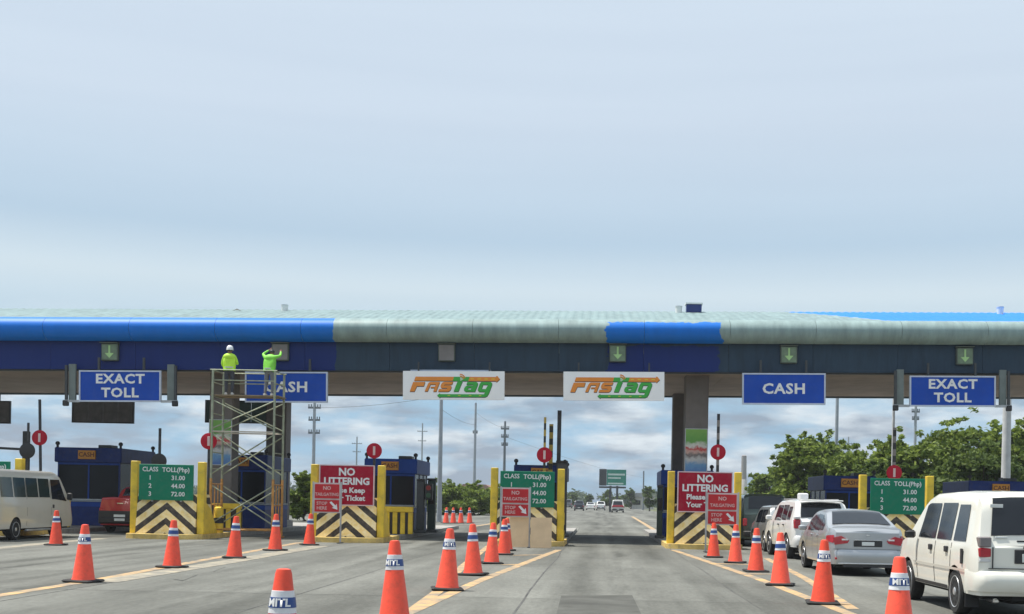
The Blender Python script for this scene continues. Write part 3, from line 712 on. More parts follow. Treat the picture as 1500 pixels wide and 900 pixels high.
# booths
BY = 50.0
def booth(i, hgt, wx=1.0, dx=0.0):
    X = ISL[i][0] + dx
    t = thing('toll_booth', f'navy toll booth with amber display {WHERE[i]}', 'booth', (X, BY, .16), 0, 'navy toll booths')
    h = hgt - .16; d = 3.6
    MB().rbox(-wx, wx, 0, d, 0, 1.0, .02).build('lower_wall', NAVY, t)
    MB().bb(-wx-.006, wx+.006, -.006, d+.006, .80, .98).build('blue_band', NAVYL, t); MB().bb(-wx-.012, wx+.012, -.012, d+.012, 1.0, 1.06).build('sill_strip', mat('pale sill strip', (.3, .34, .38), .5), t)
    zr = h - .62
    for sx in (-1, 1):
        for y in (0, d*.36, d*.68, d - .1): MB().bb(sx*wx-.05 if sx > 0 else -wx, sx*wx if sx > 0 else -wx+.05, y, y + .1, 1.06, zr).build('mullion', NAVY, t)
        MB().bb(sx*wx - (.045 if sx > 0 else -.02), sx*wx - (.02 if sx > 0 else -.045), .1, d - .1, 1.06, zr).build('side_glass', BOOTHGL, t)
    for a_, b_ in ((-wx+.05, -.03), (.03, wx-.05)): MB().bb(a_, b_, .02, .05, 1.06, zr).build('front_glass', BOOTHGL, t)
    MB().bb(-.03, .03, .0, .06, 1.06, zr).build('mullion', NAVYL, t); MB().bb(-wx+.02, wx-.02, -.03, .0, 1.065, 1.12).build('counter_edge', GREYM, t); MB().bb(-wx+.001, wx-.001, -.012, -.0, zr-.09, zr-.001).build('head_trim', NAVYL, t); MB().bb(-wx+.05, wx-.05, d-.05, d-.02, 1.06, zr).build('rear_glass', BOOTHGL, t)
    MB().bb(-wx+.3, -wx+.75, 1.2, 1.9, 1.0, 1.5).build('console', DARK, t)
    rf = MB().rbox(-wx-.1, wx+.1, -.12, d+.12, zr, h, .03).build('roof', NAVYL if i in (2, 4) else NAVY, t)
    MB().rbox(.25, .80, .3, 1.0, h+.001, h + .14, .02).build('air_unit', DARK, rf)
    for sx, y in ((-1, 0), (1, 0), (1, d)): MB().lathe([(.05, h), (.05, h + .10), (.09, h+.12), (.09, h+.2), (.04, h+.25)], 10, (sx*(wx+.02), y, 0)).build('corner_lamp', BLK, rf, smooth=40)
    ds = MB().rbox(-.38, .34, -.20, -.121, h - .48, h - .12, .01).build('display', AMBER, t)
    text('CASH', .26, MAROON, t, (-.02, -.205, h - .30), sx=1.0, bold=.004)
    return t
for i, hg, dx in ((0, 3.42, -.05), (1, 3.25, 0), (2, 3.2, .0), (3, 3.05, 0), (4, 2.95, 0), (5, 2.85, .12), (6, 2.75, -.2)): booth(i, hg, {0: 1.3, 6: 1.25}.get(i, 1.0), dx)

# slotted yellow rails and bollards by the booths
def slot_rail(X, Y, n, lab, w=.40):
    t = thing('slotted_rail', lab, 'barrier', (X, Y, .17), 0, 'slotted yellow rails')
    L = n*w
    for k in range(n + 1): MB().rbox(k*w - .09, k*w + .09, 0, .2, 0, .84, .015).build('upright', YEL, t)
    MB().rbox(-.09, L + .09, -.01, .21, .842, 1.06, .02).build('top_beam', YEL, t); MB().bb(-.09, L+.09, .06, .16, 0.0, .84).build('back_plate', BLK, t)
slot_rail(-8.55, 46.2, 4, 'slotted yellow guard rail in front of the booth beside the closed lane', .30)
slot_rail(-15.2, 46.2, 3, 'slotted yellow guard rail behind the scaffold cross braces')
slot_rail(-22.0, 46.5, 3, 'slotted yellow guard rail between the white van and the red pickup')
def bollard(X, Y, lab, h=1.05, r=.17):
    t = thing('bollard', lab, 'bollard', (X, Y, .172), 0, 'yellow bollards')
    MB().lathe([(r, 0), (r, h-.12), (r*.9, h-.04), (r*.5, h)], 16).build('body', YEL, t, smooth=40); MB().lathe([(r+.012, .35), (r+.012, .55)], 16).build('band', BLK, t)
bollard(-1.45, YF + 1.4, 'yellow bollard at the plywood island facing the open lane'); bollard(2.55, YF + .9, 'yellow bollard at the column island facing the open lane'); bollard(-13.9, YF + 2.2, 'yellow bollard at the foot of the scaffold tower', .95)

# lane machines
def machine(X, Y, h, lab, w=.26, green=False, head=False):
    t = thing('lane_machine', lab, 'machine', (X, Y, .165), 0, 'lane machines')
    mm = mat('dark green machine casing', (.015, .035, .028), .45, var=.2) if green else DARK
    MB().rbox(-w/2, w/2, -w/2, w/2, .12, h, .02).build('casing', mm, t); MB().rbox(-w*.8, w*.8, -w*.8, w*.8, 0, .12, .02).build('base', DARK, t); MB().rbox(-w*.55, w*.55, -w*.6, w*.55, h+.001, h + .09, .015).build('cap', BLK, t)
    if head:
        MB().rbox(w*.6, w*.6+.3, -.2, .12, h - .75, h - .1, .02).build('signal_head', BLK, t)
        for k, c in enumerate(((.25, .02, .02), (.03, .10, .05))): MB().lathe([(.10, -.235), (.10, -.2)], 14, (w*.6+.15, 0, h - .27 - k*.3), 'y').build('lens', mat(f'signal lens {k}', c, .3), t)
    else: MB().bb(-w*.35, w*.35, -w/2-.02, -w/2-.002, h*.55, h*.8).build('screen', GLASS, t)
p = P(617, 705, 48.5); machine(p.x, 48.5, 2.1, 'grey lane machine with signal head right of the closed lane booth', .30, False, True)
p = P(633, 705, 49.5); machine(p.x, 49.5, 2.15, 'slim dark green lane machine beside the closed lane', .32, True)
p = P(965, 712, 47.5); machine(2.35, 47.5, 2.0, 'slim dark green post at the right edge of the open lane', .22, True)
machine(-1.55, 47.0, 2.9, 'tall navy lane machine at the left edge of the open lane', .42)
machine(-21.0, 44.5, 2.0, 'dark lane machine above the white van roof', .3)

# raised barrier arms with red discs
STRIPE = {}
def striped(c1, c2, per, name):
    m = bpy.data.materials.new(name); m.use_nodes = True; t = m.node_tree; b = t.nodes['Principled BSDF']; b.inputs['Roughness'].default_value = .5
    tcn = t.nodes.new('ShaderNodeTexCoord'); sp = t.nodes.new('ShaderNodeSeparateXYZ'); t.links.new(tcn.outputs['Object'], sp.inputs[0])
    d = t.nodes.new('ShaderNodeMath'); d.operation = 'DIVIDE'; d.inputs[1].default_value = per; t.links.new(sp.outputs['Z'], d.inputs[0])
    f = t.nodes.new('ShaderNodeMath'); f.operation = 'FRACT'; t.links.new(d.outputs[0], f.inputs[0])
    l = t.nodes.new('ShaderNodeMath'); l.operation = 'LESS_THAN'; l.inputs[1].default_value = .5; t.links.new(f.outputs[0], l.inputs[0])
    x = t.nodes.new('ShaderNodeMix'); x.data_type = 'RGBA'; x.inputs['A'].default_value = (*c1, 1); x.inputs['B'].default_value = (*c2, 1)
    t.links.new(l.outputs[0], x.inputs['Factor']); t.links.new(x.outputs['Result'], b.inputs['Base Color'])
    return m
S_BW = striped((.025, .025, .028), (.22, .20, .19), .5, 'black and grey barrier stripes'); S_BY = striped((.025, .025, .02), (.45, .32, .05), .5, 'black and yellow barrier stripes'); S_BK = striped((.025, .026, .03), (.04, .04, .045), .6, 'black barrier arm paint')
def barrier(px, pytop, pydisc, lab, Y=46.9, m=None, disc=1, tilt=0.0, w=.09):
    a = P(px, pytop, Y); X = a.x
    t = thing('barrier_gate', lab, 'barrier', (X, Y, .17), 0, 'raised barrier gates')
    MB().rbox(-.16, .16, -.14, .14, .0, 1.05, .02).build('cabinet', DARK if disc else NAVY, t)
    H = a.z - .17
    ar = MB().bb(-w/2, w/2, -.03, .03, 0, H - .9).build('arm', m or S_BK, t, loc=(0, -.18, .9)); ar.rotation_euler = (0, tilt, 0)
    MB().lathe([(.10, -.05), (.10, .05)], 12, (0, -.12, .92), 'y').build('pivot', BLK, t)
    if disc:
        zd = P(px, pydisc, Y).z - .17
        dx = tilt*(zd - .9)
        dm = DISC if disc == 1 else BLK
        MB().lathe([(.285, -.012), (.30, -.006), (.30, .012)], 28, (dx, -.235, zd), 'y').build('disc', dm, t, smooth=30)
        if disc == 1: MB().rbox(dx - .045, dx + .045, -.262, -.25, zd - .17, zd + .17, .004).build('bar', mat('pale pink bar', (.72, .55, .55), .5), t)
barrier(66, 586, 642, 'long leaning barrier arm with red disc above the white van', 46.9, None, 1, -.03)
barrier(45, 620, 661, 'short black barrier arm with dark disc above the white van', 45.5, None, 2, 0, .07)
barrier(237, 628, 676, 'black barrier arm with dark disc behind the left toll fee board', 46.5, None, 2)
barrier(309, 640, 647, 'raised barrier with red disc beside the scaffold legs', 43.9)
barrier(550, 652, 661, 'raised barrier with red disc above the NO LITTERING board by the closed lane', 46.5)
barrier(799, 612, 667, 'striped barrier arm with red disc above the plywood sheets', 46.5, S_BY)
barrier(808, 622, 667, 'yellow striped barrier arm close behind the disc of the plywood island', 48.2, S_BY, 0, 0, .16)
barrier(820, 602, 660, 'tall black barrier arm at the left edge of the open lane', 47.6, S_BK, 0, 0, .16)
barrier(1052, 607, 663, 'striped barrier arm with red disc beside the column poster', 46.5, S_BW, 1, 0, .11)
barrier(1309, 627, 693, 'striped barrier arm with red disc above the green board behind the sedan', 46.5, S_BW, 1, 0, .12)
# camera pole at the left edge
p = P(39, 632, 48.5); t = thing('camera_pole', 'black pole with a sloping arm above the white van', 'pole', (p.x, 48.5, .16))
MB().rbox(-.12, .12, -.1, .1, 0, p.z - .16, .02).build('pole', BLK, t); q = P(-30, 655, 48.5); MB().cyl((0, 0, p.z - .9), (q.x - p.x, 0, q.z - .16), .05, .05).build('arm', DARK, t); MB().rbox(-1.2, -.8, -.3, .1, p.z - 1.75, p.z - 1.5, .02).build('camera', BLK, t)

# ------------------------------------------------------------------ scaffold tower and the two painters
SCF = mat('scaffold tube', (.30, .33, .24), .5, .3, var=.25, scale=4); SCO = mat('rusty orange scaffold tube', (.52, .26, .07), .6, .1, var=.3, scale=5, dirt=.3)
sy = 43.2
pl, pr = P(311, 600, sy), P(402, 600, sy)
scx = (pl.x + pr.x)/2; hw = (pr.x - pl.x)/2
t = thing('scaffold_tower', 'narrow steel scaffold tower below the blue fascia', 'scaffold', (scx, sy, 0)); SC = t
levels = [.12, 1.95, 3.85, 5.15]; dp = 1.25
plat = P(365, 579, sy).z
for sx in (-1, 1):
    for y in (0, dp):
        MB().lathe([(.10, .0), (.12, .05), (.12, .06), (.03, .07), (.03, .12)], 10, (sx*hw, y, 0)).build('foot', SCO, t)
        MB().cyl((sx*hw, y, .10), (sx*hw, y, 2.15), .048, n=8).build('lower_post', SCO, t, smooth=40); MB().cyl((sx*hw, y, 2.152), (sx*hw, y, plat + .9), .044, n=8).build('upper_post', SCF, t, smooth=40)
    for z in (.45, 1.2, 1.95): MB().cyl((sx*hw, 0, z), (sx*hw, dp, z), .025, n=6).build('frame_rung', SCO, t, smooth=40)
    for z in (2.5, 3.1, 3.85, 4.5, plat - .05, plat + .45, plat + .88): MB().cyl((sx*hw, 0, z), (sx*hw, dp, z), .022, n=6).build('frame_rung', SCF, t, smooth=40)
    MB().cyl((sx*hw, dp*.35, .15), (sx*hw, dp*.35, 1.95), .022, n=6).build('frame_upright', SCO, t, smooth=40); MB().cyl((sx*hw, dp*.65, .15), (sx*hw, dp*.65, 1.95), .022, n=6).build('frame_upright', SCO, t, smooth=40)
for y in (-.01, dp + .01):
    for z0, z1 in ((.5, 1.9), (2.3, 3.75), (3.95, plat - .2)):
        MB().cyl((-hw, y, z0), (hw, y, z1), .026, n=6).build('cross_brace', SCF, t, smooth=40); MB().cyl((-hw, y + .04, z1), (hw, y + .04, z0), .026, n=6).build('cross_brace', SCF, t, smooth=40)
    MB().cyl((-hw, y, .3), (hw, y, .3), .035, n=6).build('ledger', SCO, t, smooth=40); MB().cyl((-hw, y, 3.85), (hw, y, 3.85), .028, n=6).build('ledger', mat('pale ledger tube', (.5, .45, .38), .5), t, smooth=40)
    MB().cyl((-hw, y, plat + .52), (hw, y, plat + .52), .022, n=6).build('guard_rail', SCF, t, smooth=40); MB().cyl((-hw-.1, y, plat + .9), (hw + .08, y, plat + .9), .022, n=6).build('guard_rail', SCF, t, smooth=40)
for k in range(4): MB().bb(-hw - .1, hw + .1, .06 + k*.29, .33 + k*.29, plat - .03 + .004*(k % 2), plat + .012 + .004*(k % 2)).build('plank', mat('scaffold plank', (.26, .20, .13), .8, var=.25), t)

SKIN = mat('skin', (.20, .10, .06), .6, var=.06); VEST = mat('lime safety vest', (.52, .85, .05), .6, var=.08, scale=6); VESTG = mat('green safety vest', (.22, .68, .06), .6, var=.1, scale=6)
TROU = mat('dark work trousers', (.05, .055, .07), .85, var=.2); TROU2 = mat('grey work trousers', (.16, .17, .19), .85, var=.2); SHIRT = mat('grey sleeves', (.12, .14, .16), .85, var=.2); HELM = mat('white helmet', (.75, .76, .78), .35, var=.03); SHOE = mat('pale shoes', (.55, .55, .54), .7); BAND = mat('silver reflective band', (.62, .64, .6), .4)
def skin_obj(name, verts, edges, rad, m, parent, sub=2, root=0):
    me = bpy.data.meshes.new(name); me.from_pydata(verts, edges, []); me.update(); me.materials.append(m)
    o = link(name, me, parent)
    md = o.modifiers.new('skin', 'SKIN'); md.use_smooth_shade = True
    for i, r in enumerate(rad):
        r = r if isinstance(r, tuple) else (r, r)
        me.skin_vertices[0].data[i].radius = r; me.skin_vertices[0].data[i].use_root = (i == root)
    s = o.modifiers.new('sub', 'SUBSURF'); s.levels = sub; s.render_levels = sub
    return o
def person(label, loc, rz, pose, vest, trou, helmet):
    t = thing('person', label, 'person', loc, rz, 'painters on the scaffold')
    J = pose                                   # joints in metres, facing +y
    names = ['pelvis', 'belly', 'chest', 'neck', 'head0', 'head1', 'ls', 'le', 'lw', 'rs', 're', 'rw', 'lh', 'lk', 'la', 'lt', 'rh', 'rk', 'ra', 'rt']
    ix = {n: i for i, n in enumerate(names)}
    V = [J[n] for n in names]
    E = [('pelvis','belly'),('belly','chest'),('chest','neck'),('neck','head0'),('head0','head1'),('chest','ls'),('ls','le'),('le','lw'),('chest','rs'),('rs','re'),('re','rw'),('pelvis','lh'),('lh','lk'),('lk','la'),('la','lt'),('pelvis','rh'),('rh','rk'),('rk','ra'),('ra','rt')]
    Rr = {'pelvis': .13, 'belly': .125, 'chest': .14, 'neck': .055, 'head0': .085, 'head1': .085, 'ls': .06, 'le': .042, 'lw': .03, 'rs': .06, 're': .042, 'rw': .03, 'lh': .085, 'lk': .058, 'la': .04, 'lt': .035, 'rh': .085, 'rk': .058, 'ra': .04, 'rt': .035}
    E2 = [(ix[a], ix[b]) for a, b in E]; R2 = [Rr[n] for n in names]
    for sd in 'lr':                            # palm and five fingers
        wv, ev = Vector(J[sd+'w']), Vector(J[sd+'e']); d = (wv - ev).normalized(); side = d.cross(Vector((0, 0, 1)));
        if side.length < .1: side = Vector((1, 0, 0))
        side.normalize(); nn = side.cross(d)
        pi = len(V); V.append(tuple(wv + d*.07)); R2.append(.032); E2.append((ix[sd+'w'], pi))
        for k, (off, ln) in enumerate(((-.03, .075), (-.01, .085), (.011, .08), (.031, .06))):
            b0 = wv + d*.085 + side*off; q = len(V)
            V += [tuple(b0 + d*ln*.5), tuple(b0 + d*ln*.85 + nn*ln*.35)]; R2 += [.0095, .008]; E2 += [(pi, q), (q, q+1)]
        q = len(V); V += [tuple(wv + d*.05 - side*.045), tuple(wv + d*.09 - side*.058)]; R2 += [.0105, .009]; E2 += [(ix[sd+'w'], q), (q, q+1)]
    skin_obj('body', V, E2, R2, SKIN, t, 1)
    h0, h1 = Vector(J['head0']), Vector(J['head1']); up = (h1 - h0).normalized()
    # face features towards local +y
    f = MB(); c = (h0 + h1)/2
    for sx in (-1, 1): f.lathe([(.004, .0), (.012, .004), (.012, .01), (.004, .014)], 8, (c.x + sx*.032, c.y + .082, c.z + .01), 'y')
    f.build('eyes', BLK, t)
    f = MB(); f.prism([(c.y + .08, c.z + .01), (c.y + .112, c.z - .03), (c.y + .08, c.z - .035)], c.x - .012, c.x + .012, 'x'); f.build('nose', SKIN, t)
    MB().rbox(c.x - .025, c.x + .025, c.y + .075, c.y + .09, c.z - .062, c.z - .052, .003).build('mouth', mat('lips', (.14, .05, .04)), t)
    for sx in (-1, 1): MB().lathe([(.01, -.008), (.028, 0), (.01, .01)], 10, (c.x + sx*.088, c.y, c.z), 'x').build('ear', SKIN, t)
    MB().lathe([(.094, -.01), (.096, .04), (.07, .085), (.02, .10)], 14, (c.x, c.y - .012, c.z + .005)).build('hair', BLK, t, smooth=50)
    # clothing grown over the same joints, slightly larger
    def sub_sk(name, ns, es, k, m, rr=None):
        vv = [J[n] for n in ns]; ee = [(ns.index(a), ns.index(b)) for a, b in es]
        return skin_obj(name, vv, ee, [(rr or {}).get(n, Rr[n]*k) for n in ns], m, t, 2)
    sub_sk('trousers', ['pelvis','belly','lh','lk','la','rh','rk','ra'], [('pelvis','belly'),('pelvis','lh'),('lh','lk'),('lk','la'),('pelvis','rh'),('rh','rk'),('rk','ra')], 1.22, trou)
    sub_sk('shirt', ['chest','ls','le','lw','rs','re','rw'], [('chest','ls'),('ls','le'),('le','lw'),('chest','rs'),('rs','re'),('re','rw')], 1.18, vest)
    v = sub_sk('vest', ['belly','pelvis','chest','ls','rs','neck'], [('belly','pelvis'),('belly','chest'),('chest','ls'),('chest','rs'),('chest','neck')], 1.0, vest, {'pelvis': (.22, .18), 'belly': (.23, .19), 'chest': (.25, .19), 'ls': .10, 'rs': .10, 'neck': .07})
    b0, p0 = Vector(J['belly']), Vector(J['pelvis'])
    for z, nm in (((b0 + p0)/2, 'band'),): MB().lathe([(.20, -.025), (.205, .025)], 18, tuple(z)).build('reflective_band', BAND, v, smooth=60)
    for a, c2 in (('la', 'lt'), ('ra', 'rt')):
        p, q = Vector(J[a]), Vector(J[c2]); MB().tube([p + Vector((0, -.05, -.03)), (p + q)/2 + Vector((0, 0, -.02)), q], [.05, .055, .04], 8).build('shoe', SHOE, t, smooth=60)
    if helmet:
        hm = MB().lathe([(.128, -.01), (.125, .03), (.115, .09), (.085, .14), (.04, .165), (.005, .17)], 18, (c.x, c.y - .005, c.z + .035)).build('helmet', HELM, t, smooth=60)
        MB().rbox(c.x - .09, c.x + .09, c.y + .09, c.y + .17, c.z + .022, c.z + .036, .005).build('brim', HELM, hm)
base = dict(pelvis=(0,0,.92), belly=(0,.0,1.10), chest=(0,0,1.34), neck=(0,.01,1.50), head0=(0,.02,1.58), head1=(0,.03,1.68), ls=(-.19,0,1.42), le=(-.27,.05,1.14), lw=(-.22,.24,1.02), rs=(.19,0,1.42), re=(.27,.08,1.16), rw=(.20,.28,1.20),
            lh=(-.10,0,.86), lk=(-.11,.03,.48), la=(-.11,0,.09), lt=(-.13,.15,.04), rh=(.10,0,.86), rk=(.11,.03,.48), ra=(.11,0,.09), rt=(.13,.15,.04))
reach = dict(base, le=(-.34,.12,1.55), lw=(-.22,.34,1.72), re=(.36,.10,1.48), rw=(.26,.34,1.66), chest=(0,.06,1.33), neck=(0,.10,1.49), head0=(.01,.13,1.56), head1=(.02,.14,1.66), pelvis=(0,-.03,.90), belly=(0,.0,1.08), lk=(-.15,.06,.48), la=(-.17,0,.09), lt=(-.19,.15,.04))
p1 = P(335, 566, sy + .45); p2 = P(394, 566, sy + .45)
person('painter in a lime vest and white helmet with lowered arms, left on the scaffold', (p1.x, sy + .5, plat + .02), .15, base, VEST, TROU, True)
person('painter in a green vest reaching up, without helmet, at the sign end of the scaffold', (p2.x, sy + .5, plat + .02), -.2, reach, VESTG, TROU2, False)

# ------------------------------------------------------------------ cones
def cone_meshes():
    r = {}
    r['base'] = MB().rbox(-.265, .265, -.265, .265, 0, .045, .02).mesh('base', RUBBER)
    r['body'] = MB().lathe([(.200, .046), (.186, .075), (.064, .985), (.054, 1.015), (.025, 1.022)], 24).mesh('body', CONE, 40)
    def rad(z): return .186 + (.064-.186)*(z-.075)/(.985-.075)
    r['collar'] = MB().lathe([(rad(.675)+.004, .675), (rad(.85)+.004, .85), (rad(.85), .852)], 24).mesh('collar', CONEW, 40)
    r['band'] = MB().lathe([(rad(.72)+.008, .72), (rad(.80)+.008, .80)], 24).mesh('band', CONEB, 40)
    return r, rad
CM, crad = cone_meshes()
def wrap_text():
    cu = bpy.data.curves.new('lettering', 'FONT'); cu.body = 'MITL'; cu.size = .085; cu.align_x = 'CENTER'; cu.align_y = 'CENTER'; cu.resolution_u = 2; cu.offset = .003
    o = bpy.data.objects.new('lettering_source', cu); col.objects.link(o); bpy.context.view_layer.update()
    me = bpy.data.meshes.new_from_object(o.evaluated_get(bpy.context.evaluated_depsgraph_get())); bpy.data.objects.remove(o); bpy.data.curves.remove(cu)
    for v in me.vertices:
        z = .758 + v.co.y; R_ = crad(z) + .0115; a = v.co.x*1.1/R_; v.co = (R_*math.sin(a), -R_*math.cos(a), z)
    me.materials.clear(); me.materials.append(LETW); return me
CT = wrap_text()
def cone(pos, label, group, lettering, lean=0):
    t = thing('traffic_cone', label, 'cone', (pos.x, pos.y, .006), random.uniform(-.4, .4) if not lettering else random.uniform(-.2, .2), group)
    for n in ('base', 'body', 'collar'): link(n, CM[n], t)
    o = link('band', CM['band'], t)
    if lettering: link('lettering', CT, o)
    t.rotation_euler.x = random.gauss(0, .018); t.rotation_euler.y = random.gauss(0, .022); k = random.uniform(.97, 1.03); t.scale = (k, k, k)
def topP(px, py):          # a cone whose foot is out of frame, from its tip
    u, v = px-PX, py-PY; v0 = -u*sn + v*cs; return P(px, py, F*(HC-1.02)/v0)
gl = 'cones left of the scaffold lane'
for p, lab in (((82, 799), 'orange cone standing in front of the white van'), ((122, 853), 'largest cone of the left row, on the yellow line'), ((252, 832), 'cone in front of the left chevron island'), ((343, 818), 'cone in front of the scaffold left legs'), ((403, 807), 'cone in front of the scaffold right legs'), ((453, 799), 'smallest cone of the left row, next to the red stand sign')):
    cone(G(*p), lab, gl, p[0] == 122)
gm = 'cones of the row in front of the plywood island'
cone(topP(413, 829), 'near cone cut by the bottom edge, showing only tip and lettered collar', gm, True)
cone(topP(580, 795), 'tall near cone cut by the bottom edge, right of the shorter tip', gm, True)
for p, lab in (((655, 865), 'first whole cone of the row leading to the plywood sheets'), ((693, 843), 'second whole cone of the row leading to the plywood sheets'), ((720, 826), 'third whole cone of the row leading to the plywood sheets'), ((738, 813), 'fourth whole cone of the row, touching the plywood in view'), ((742, 807), 'cone hidden behind the fourth cone at the plywood sheets')):
    cone(G(*p), lab, gm, p[0] == 655)
gr_ = 'cones along the queue of cars'
cone(topP(1318, 818), 'near cone cut by the bottom edge, overlapping the cream people carrier', gr_, True)
for p, lab in (((1205, 885), 'large whole cone overlapping the silver sedan rear corner'), ((1143, 858), 'cone overlapping the white sport utility car'), ((1107, 838), 'third whole cone along the queue, left of the white sport utility car'), ((1077, 825), 'cone right of the red stand sign legs'), ((1045, 817), 'small cone in front of the column island chevrons')):
    cone(G(*p), lab, gr_, p[0] == 1205)
for px, lab in ((653, 'first'), (664, 'second'), (675, 'third'), (688, 'fourth')):
    cone(G(px, 767), f'{lab} from the booth of the four far cones beyond the closed lane', 'far cones beyond the closed lane', False)
# ------------------------------------------------------------------ vehicles (rear at y = 0, driving towards +y)
def paint(name, c, metal=0.0, rough=.32, dirt=.10): return mat(name, c, rough, metal, var=.03, scale=1.2, coat=.9, dirt=dirt, dirtcol=tuple(.55*q + .03 for q in c))
TYRE = mat('tyre rubber', (.022, .022, .022), .85, var=.2); RIM = mat('wheel silver', (.55, .56, .57), .35, .6); WELL = mat('wheel well', (.012, .012, .012), .9); TRIM = mat('black car trim', (.025, .025, .027), .5)
RLAMP = mat('red tail lamp', (.42, .015, .03), .18, spec=.7); CLAMP = mat('clear lamp', (.62, .62, .62), .15); OLAMP = mat('amber lamp', (.6, .2, .03), .2); PLATE = mat('number plate', (.7, .72, .7), .5); CHROME = mat('chrome', (.7, .7, .7), .15, .9)
def interp(pts, y):
    if y <= pts[0][0]: return pts[0][1]
    for (a, b), (c, d) in zip(pts, pts[1:]):
        if y <= c: return b + (d-b)*(y-a)/(c-a) if c > a else d
    return pts[-1][1]
class Car:
    def __init__(s, name, label, cat, loc, rz, L, W, top, belt, tum, wheels, wr, sill, pm, group=None, crown=.035, endr=.10, detail=True, flare=0.0):
        s.L, s.W, s.top, s.belt, s.tum, s.crown, s.endr = L, W, top, belt, tum, crown, endr
        s.wheels, s.wr, s.sill, s.zmax = wheels, wr, sill, max(z for _, z in top)
        s.t = t = thing(name, label, cat, loc, rz, group); s.pm = pm
        ys = set([0, L] + [p[0] for p in top] + [p[0] for p in belt])
        n = 34 if detail else 14
        for k in range(n+1): ys.add(L*k/n)
        ar = wr + .055; s.ar = ar
        for yw in wheels:
            for k in range(13): ys.add(yw + ar*math.cos(math.pi*k/12))
        for q in (.04, .1, .18, .28): ys.add(q); ys.add(L-q)
        ys = sorted(y for y in ys if 0 <= y <= L); ys2 = [ys[0]]
        for y in ys[1:]:
            if y - ys2[-1] > .012: ys2.append(y)
        s.ys = ys2
        def section(y):
            zt = interp(top, y); zbelt = min(interp(belt, y), zt - .03); zb = sill
            for yw in wheels:
                d = abs(y - yw)
                if d < ar: zb = max(zb, wr + math.sqrt(ar*ar - d*d))
            zb = min(zb, zbelt - .06)
            pts = []
            for f in (0, .08, .3, .55, .8, 1): 
                z = zb + (zbelt-zb)*f; pts.append((s.xat(y, z), z))
            for f in (.33, .66, .93):
                z = zbelt + (zt-zbelt)*f; pts.append((s.xat(y, z), z))
            xt = s.xat(y, zt) - min(.05, .3*(zt-zbelt) + .01); pts.append((xt, zt)); pts.append((xt*.55, zt + crown*.75)); pts.append((0, zt + crown))
            return pts
        secs = [section(y) for y in ys2]
        b = MB()
        rows = []
        for y, sc in zip(ys2, secs): rows.append([(-x, y, z) for x, z in sc] + [(x, y, z) for x, z in reversed(sc[:-1])])
        b.grid(rows)
        for sc, y, sg in ((secs[0], 0, -1), (secs[-1], L, 1)):       # bulging end caps
            m = len(sc) - 1; cap = []
            for j in range(m + 1):
                x, z = sc[j]; cap.append([(x*q, y + sg*.05*(1 - q*q)*(1 if 0 < j < m else .0) , z) for q in (-1, -.8, -.45, 0, .45, .8, 1)])
            b.grid(cap[:m])
        me = b.mesh('body', pm, None)
        bm = bmesh.new(); bm.from_mesh(me); bmesh.ops.remove_doubles(bm, verts=bm.verts, dist=.002); bmesh.ops.recalc_face_normals(bm, faces=bm.faces); bm.to_mesh(me); bm.free()
        me.shade_smooth(); me.set_sharp_from_angle(angle=math.radians(38))
        s.body = link('body', me, t)
        MB().bb(-W/2 + .17, W/2 - .17, .12, L - .12, sill - .06, min(z for _, z in [(0, interp(belt, L*.5))]) - .25).build('underbody', WELL, t)
        for yw in wheels:
            for sx in (-1, 1):
                wl = link('wheel', None, t, (sx*(W/2 - .11 + flare), yw, wr)); wl.empty_display_size = .1
                MB().lathe([(wr*.70, -.10), (wr*.93, -.105), (wr, -.075), (wr, .075), (wr*.93, .105), (wr*.70, .10)], 28, axis='x').build('tyre', TYRE, wl, smooth=35)
                h = .104*sx
                MB().lathe([(wr*.72, h*.85), (wr*.70, h*1.02), (wr*.6, h*.86), (wr*.2, h*.92), (wr*.14, h*1.08), (.01, h*1.1)], 24, axis='x').build('rim', RIM, wl, smooth=30)
                if detail:
                    sp = MB()
                    for k in range(10):
                        a = 2*math.pi*k/10; sp.box((h*.95, wr*.46*math.cos(a), wr*.46*math.sin(a)), (.010, .03, .045), Matrix.Rotation(a, 3, 'X'))
                    sp.build('hub_holes', WELL, wl)
    def xat(s, y, z):
        e = 1.0; r = .34
        for d in (y, s.L - y):
            if d < r: e -= s.endr*((r-d)/r)**2.2
        w = s.W/2*e; zb = interp(s.belt, y)
        if z > zb: w = w*.972 - s.tum*(z-zb)/max(.2, s.zmax-zb)
        else:
            f = (z - s.sill)/max(.1, zb - s.sill); w *= .945 + .055*math.sin(math.pi*min(1, max(0, f))*.72 + .25) if f < 1 else .972
            w = min(w, s.W/2*e)
        return w
    def side(s, name, y0, y1, lo, hi, m, off=.008, n=8, sides=(-1, 1), slant=(0, 0)):
        """panel on the flank: lo and hi are functions of y giving heights; slant moves the lower and upper ends"""
        for sx in sides:
            rows = []
            for f in (0, .33, .66, 1):
                row = []
                for k in range(n+1):
                    ya = y0 + slant[0]*f; yb = y1 + slant[1]*f; y = ya + (yb-ya)*k/n; z = lo(y) + (hi(y)-lo(y))*f
                    row.append((sx*(s.xat(y, z) + off), y, z))
                rows.append(row)
            MB().grid(rows).build(name, m, s.t, smooth=60)
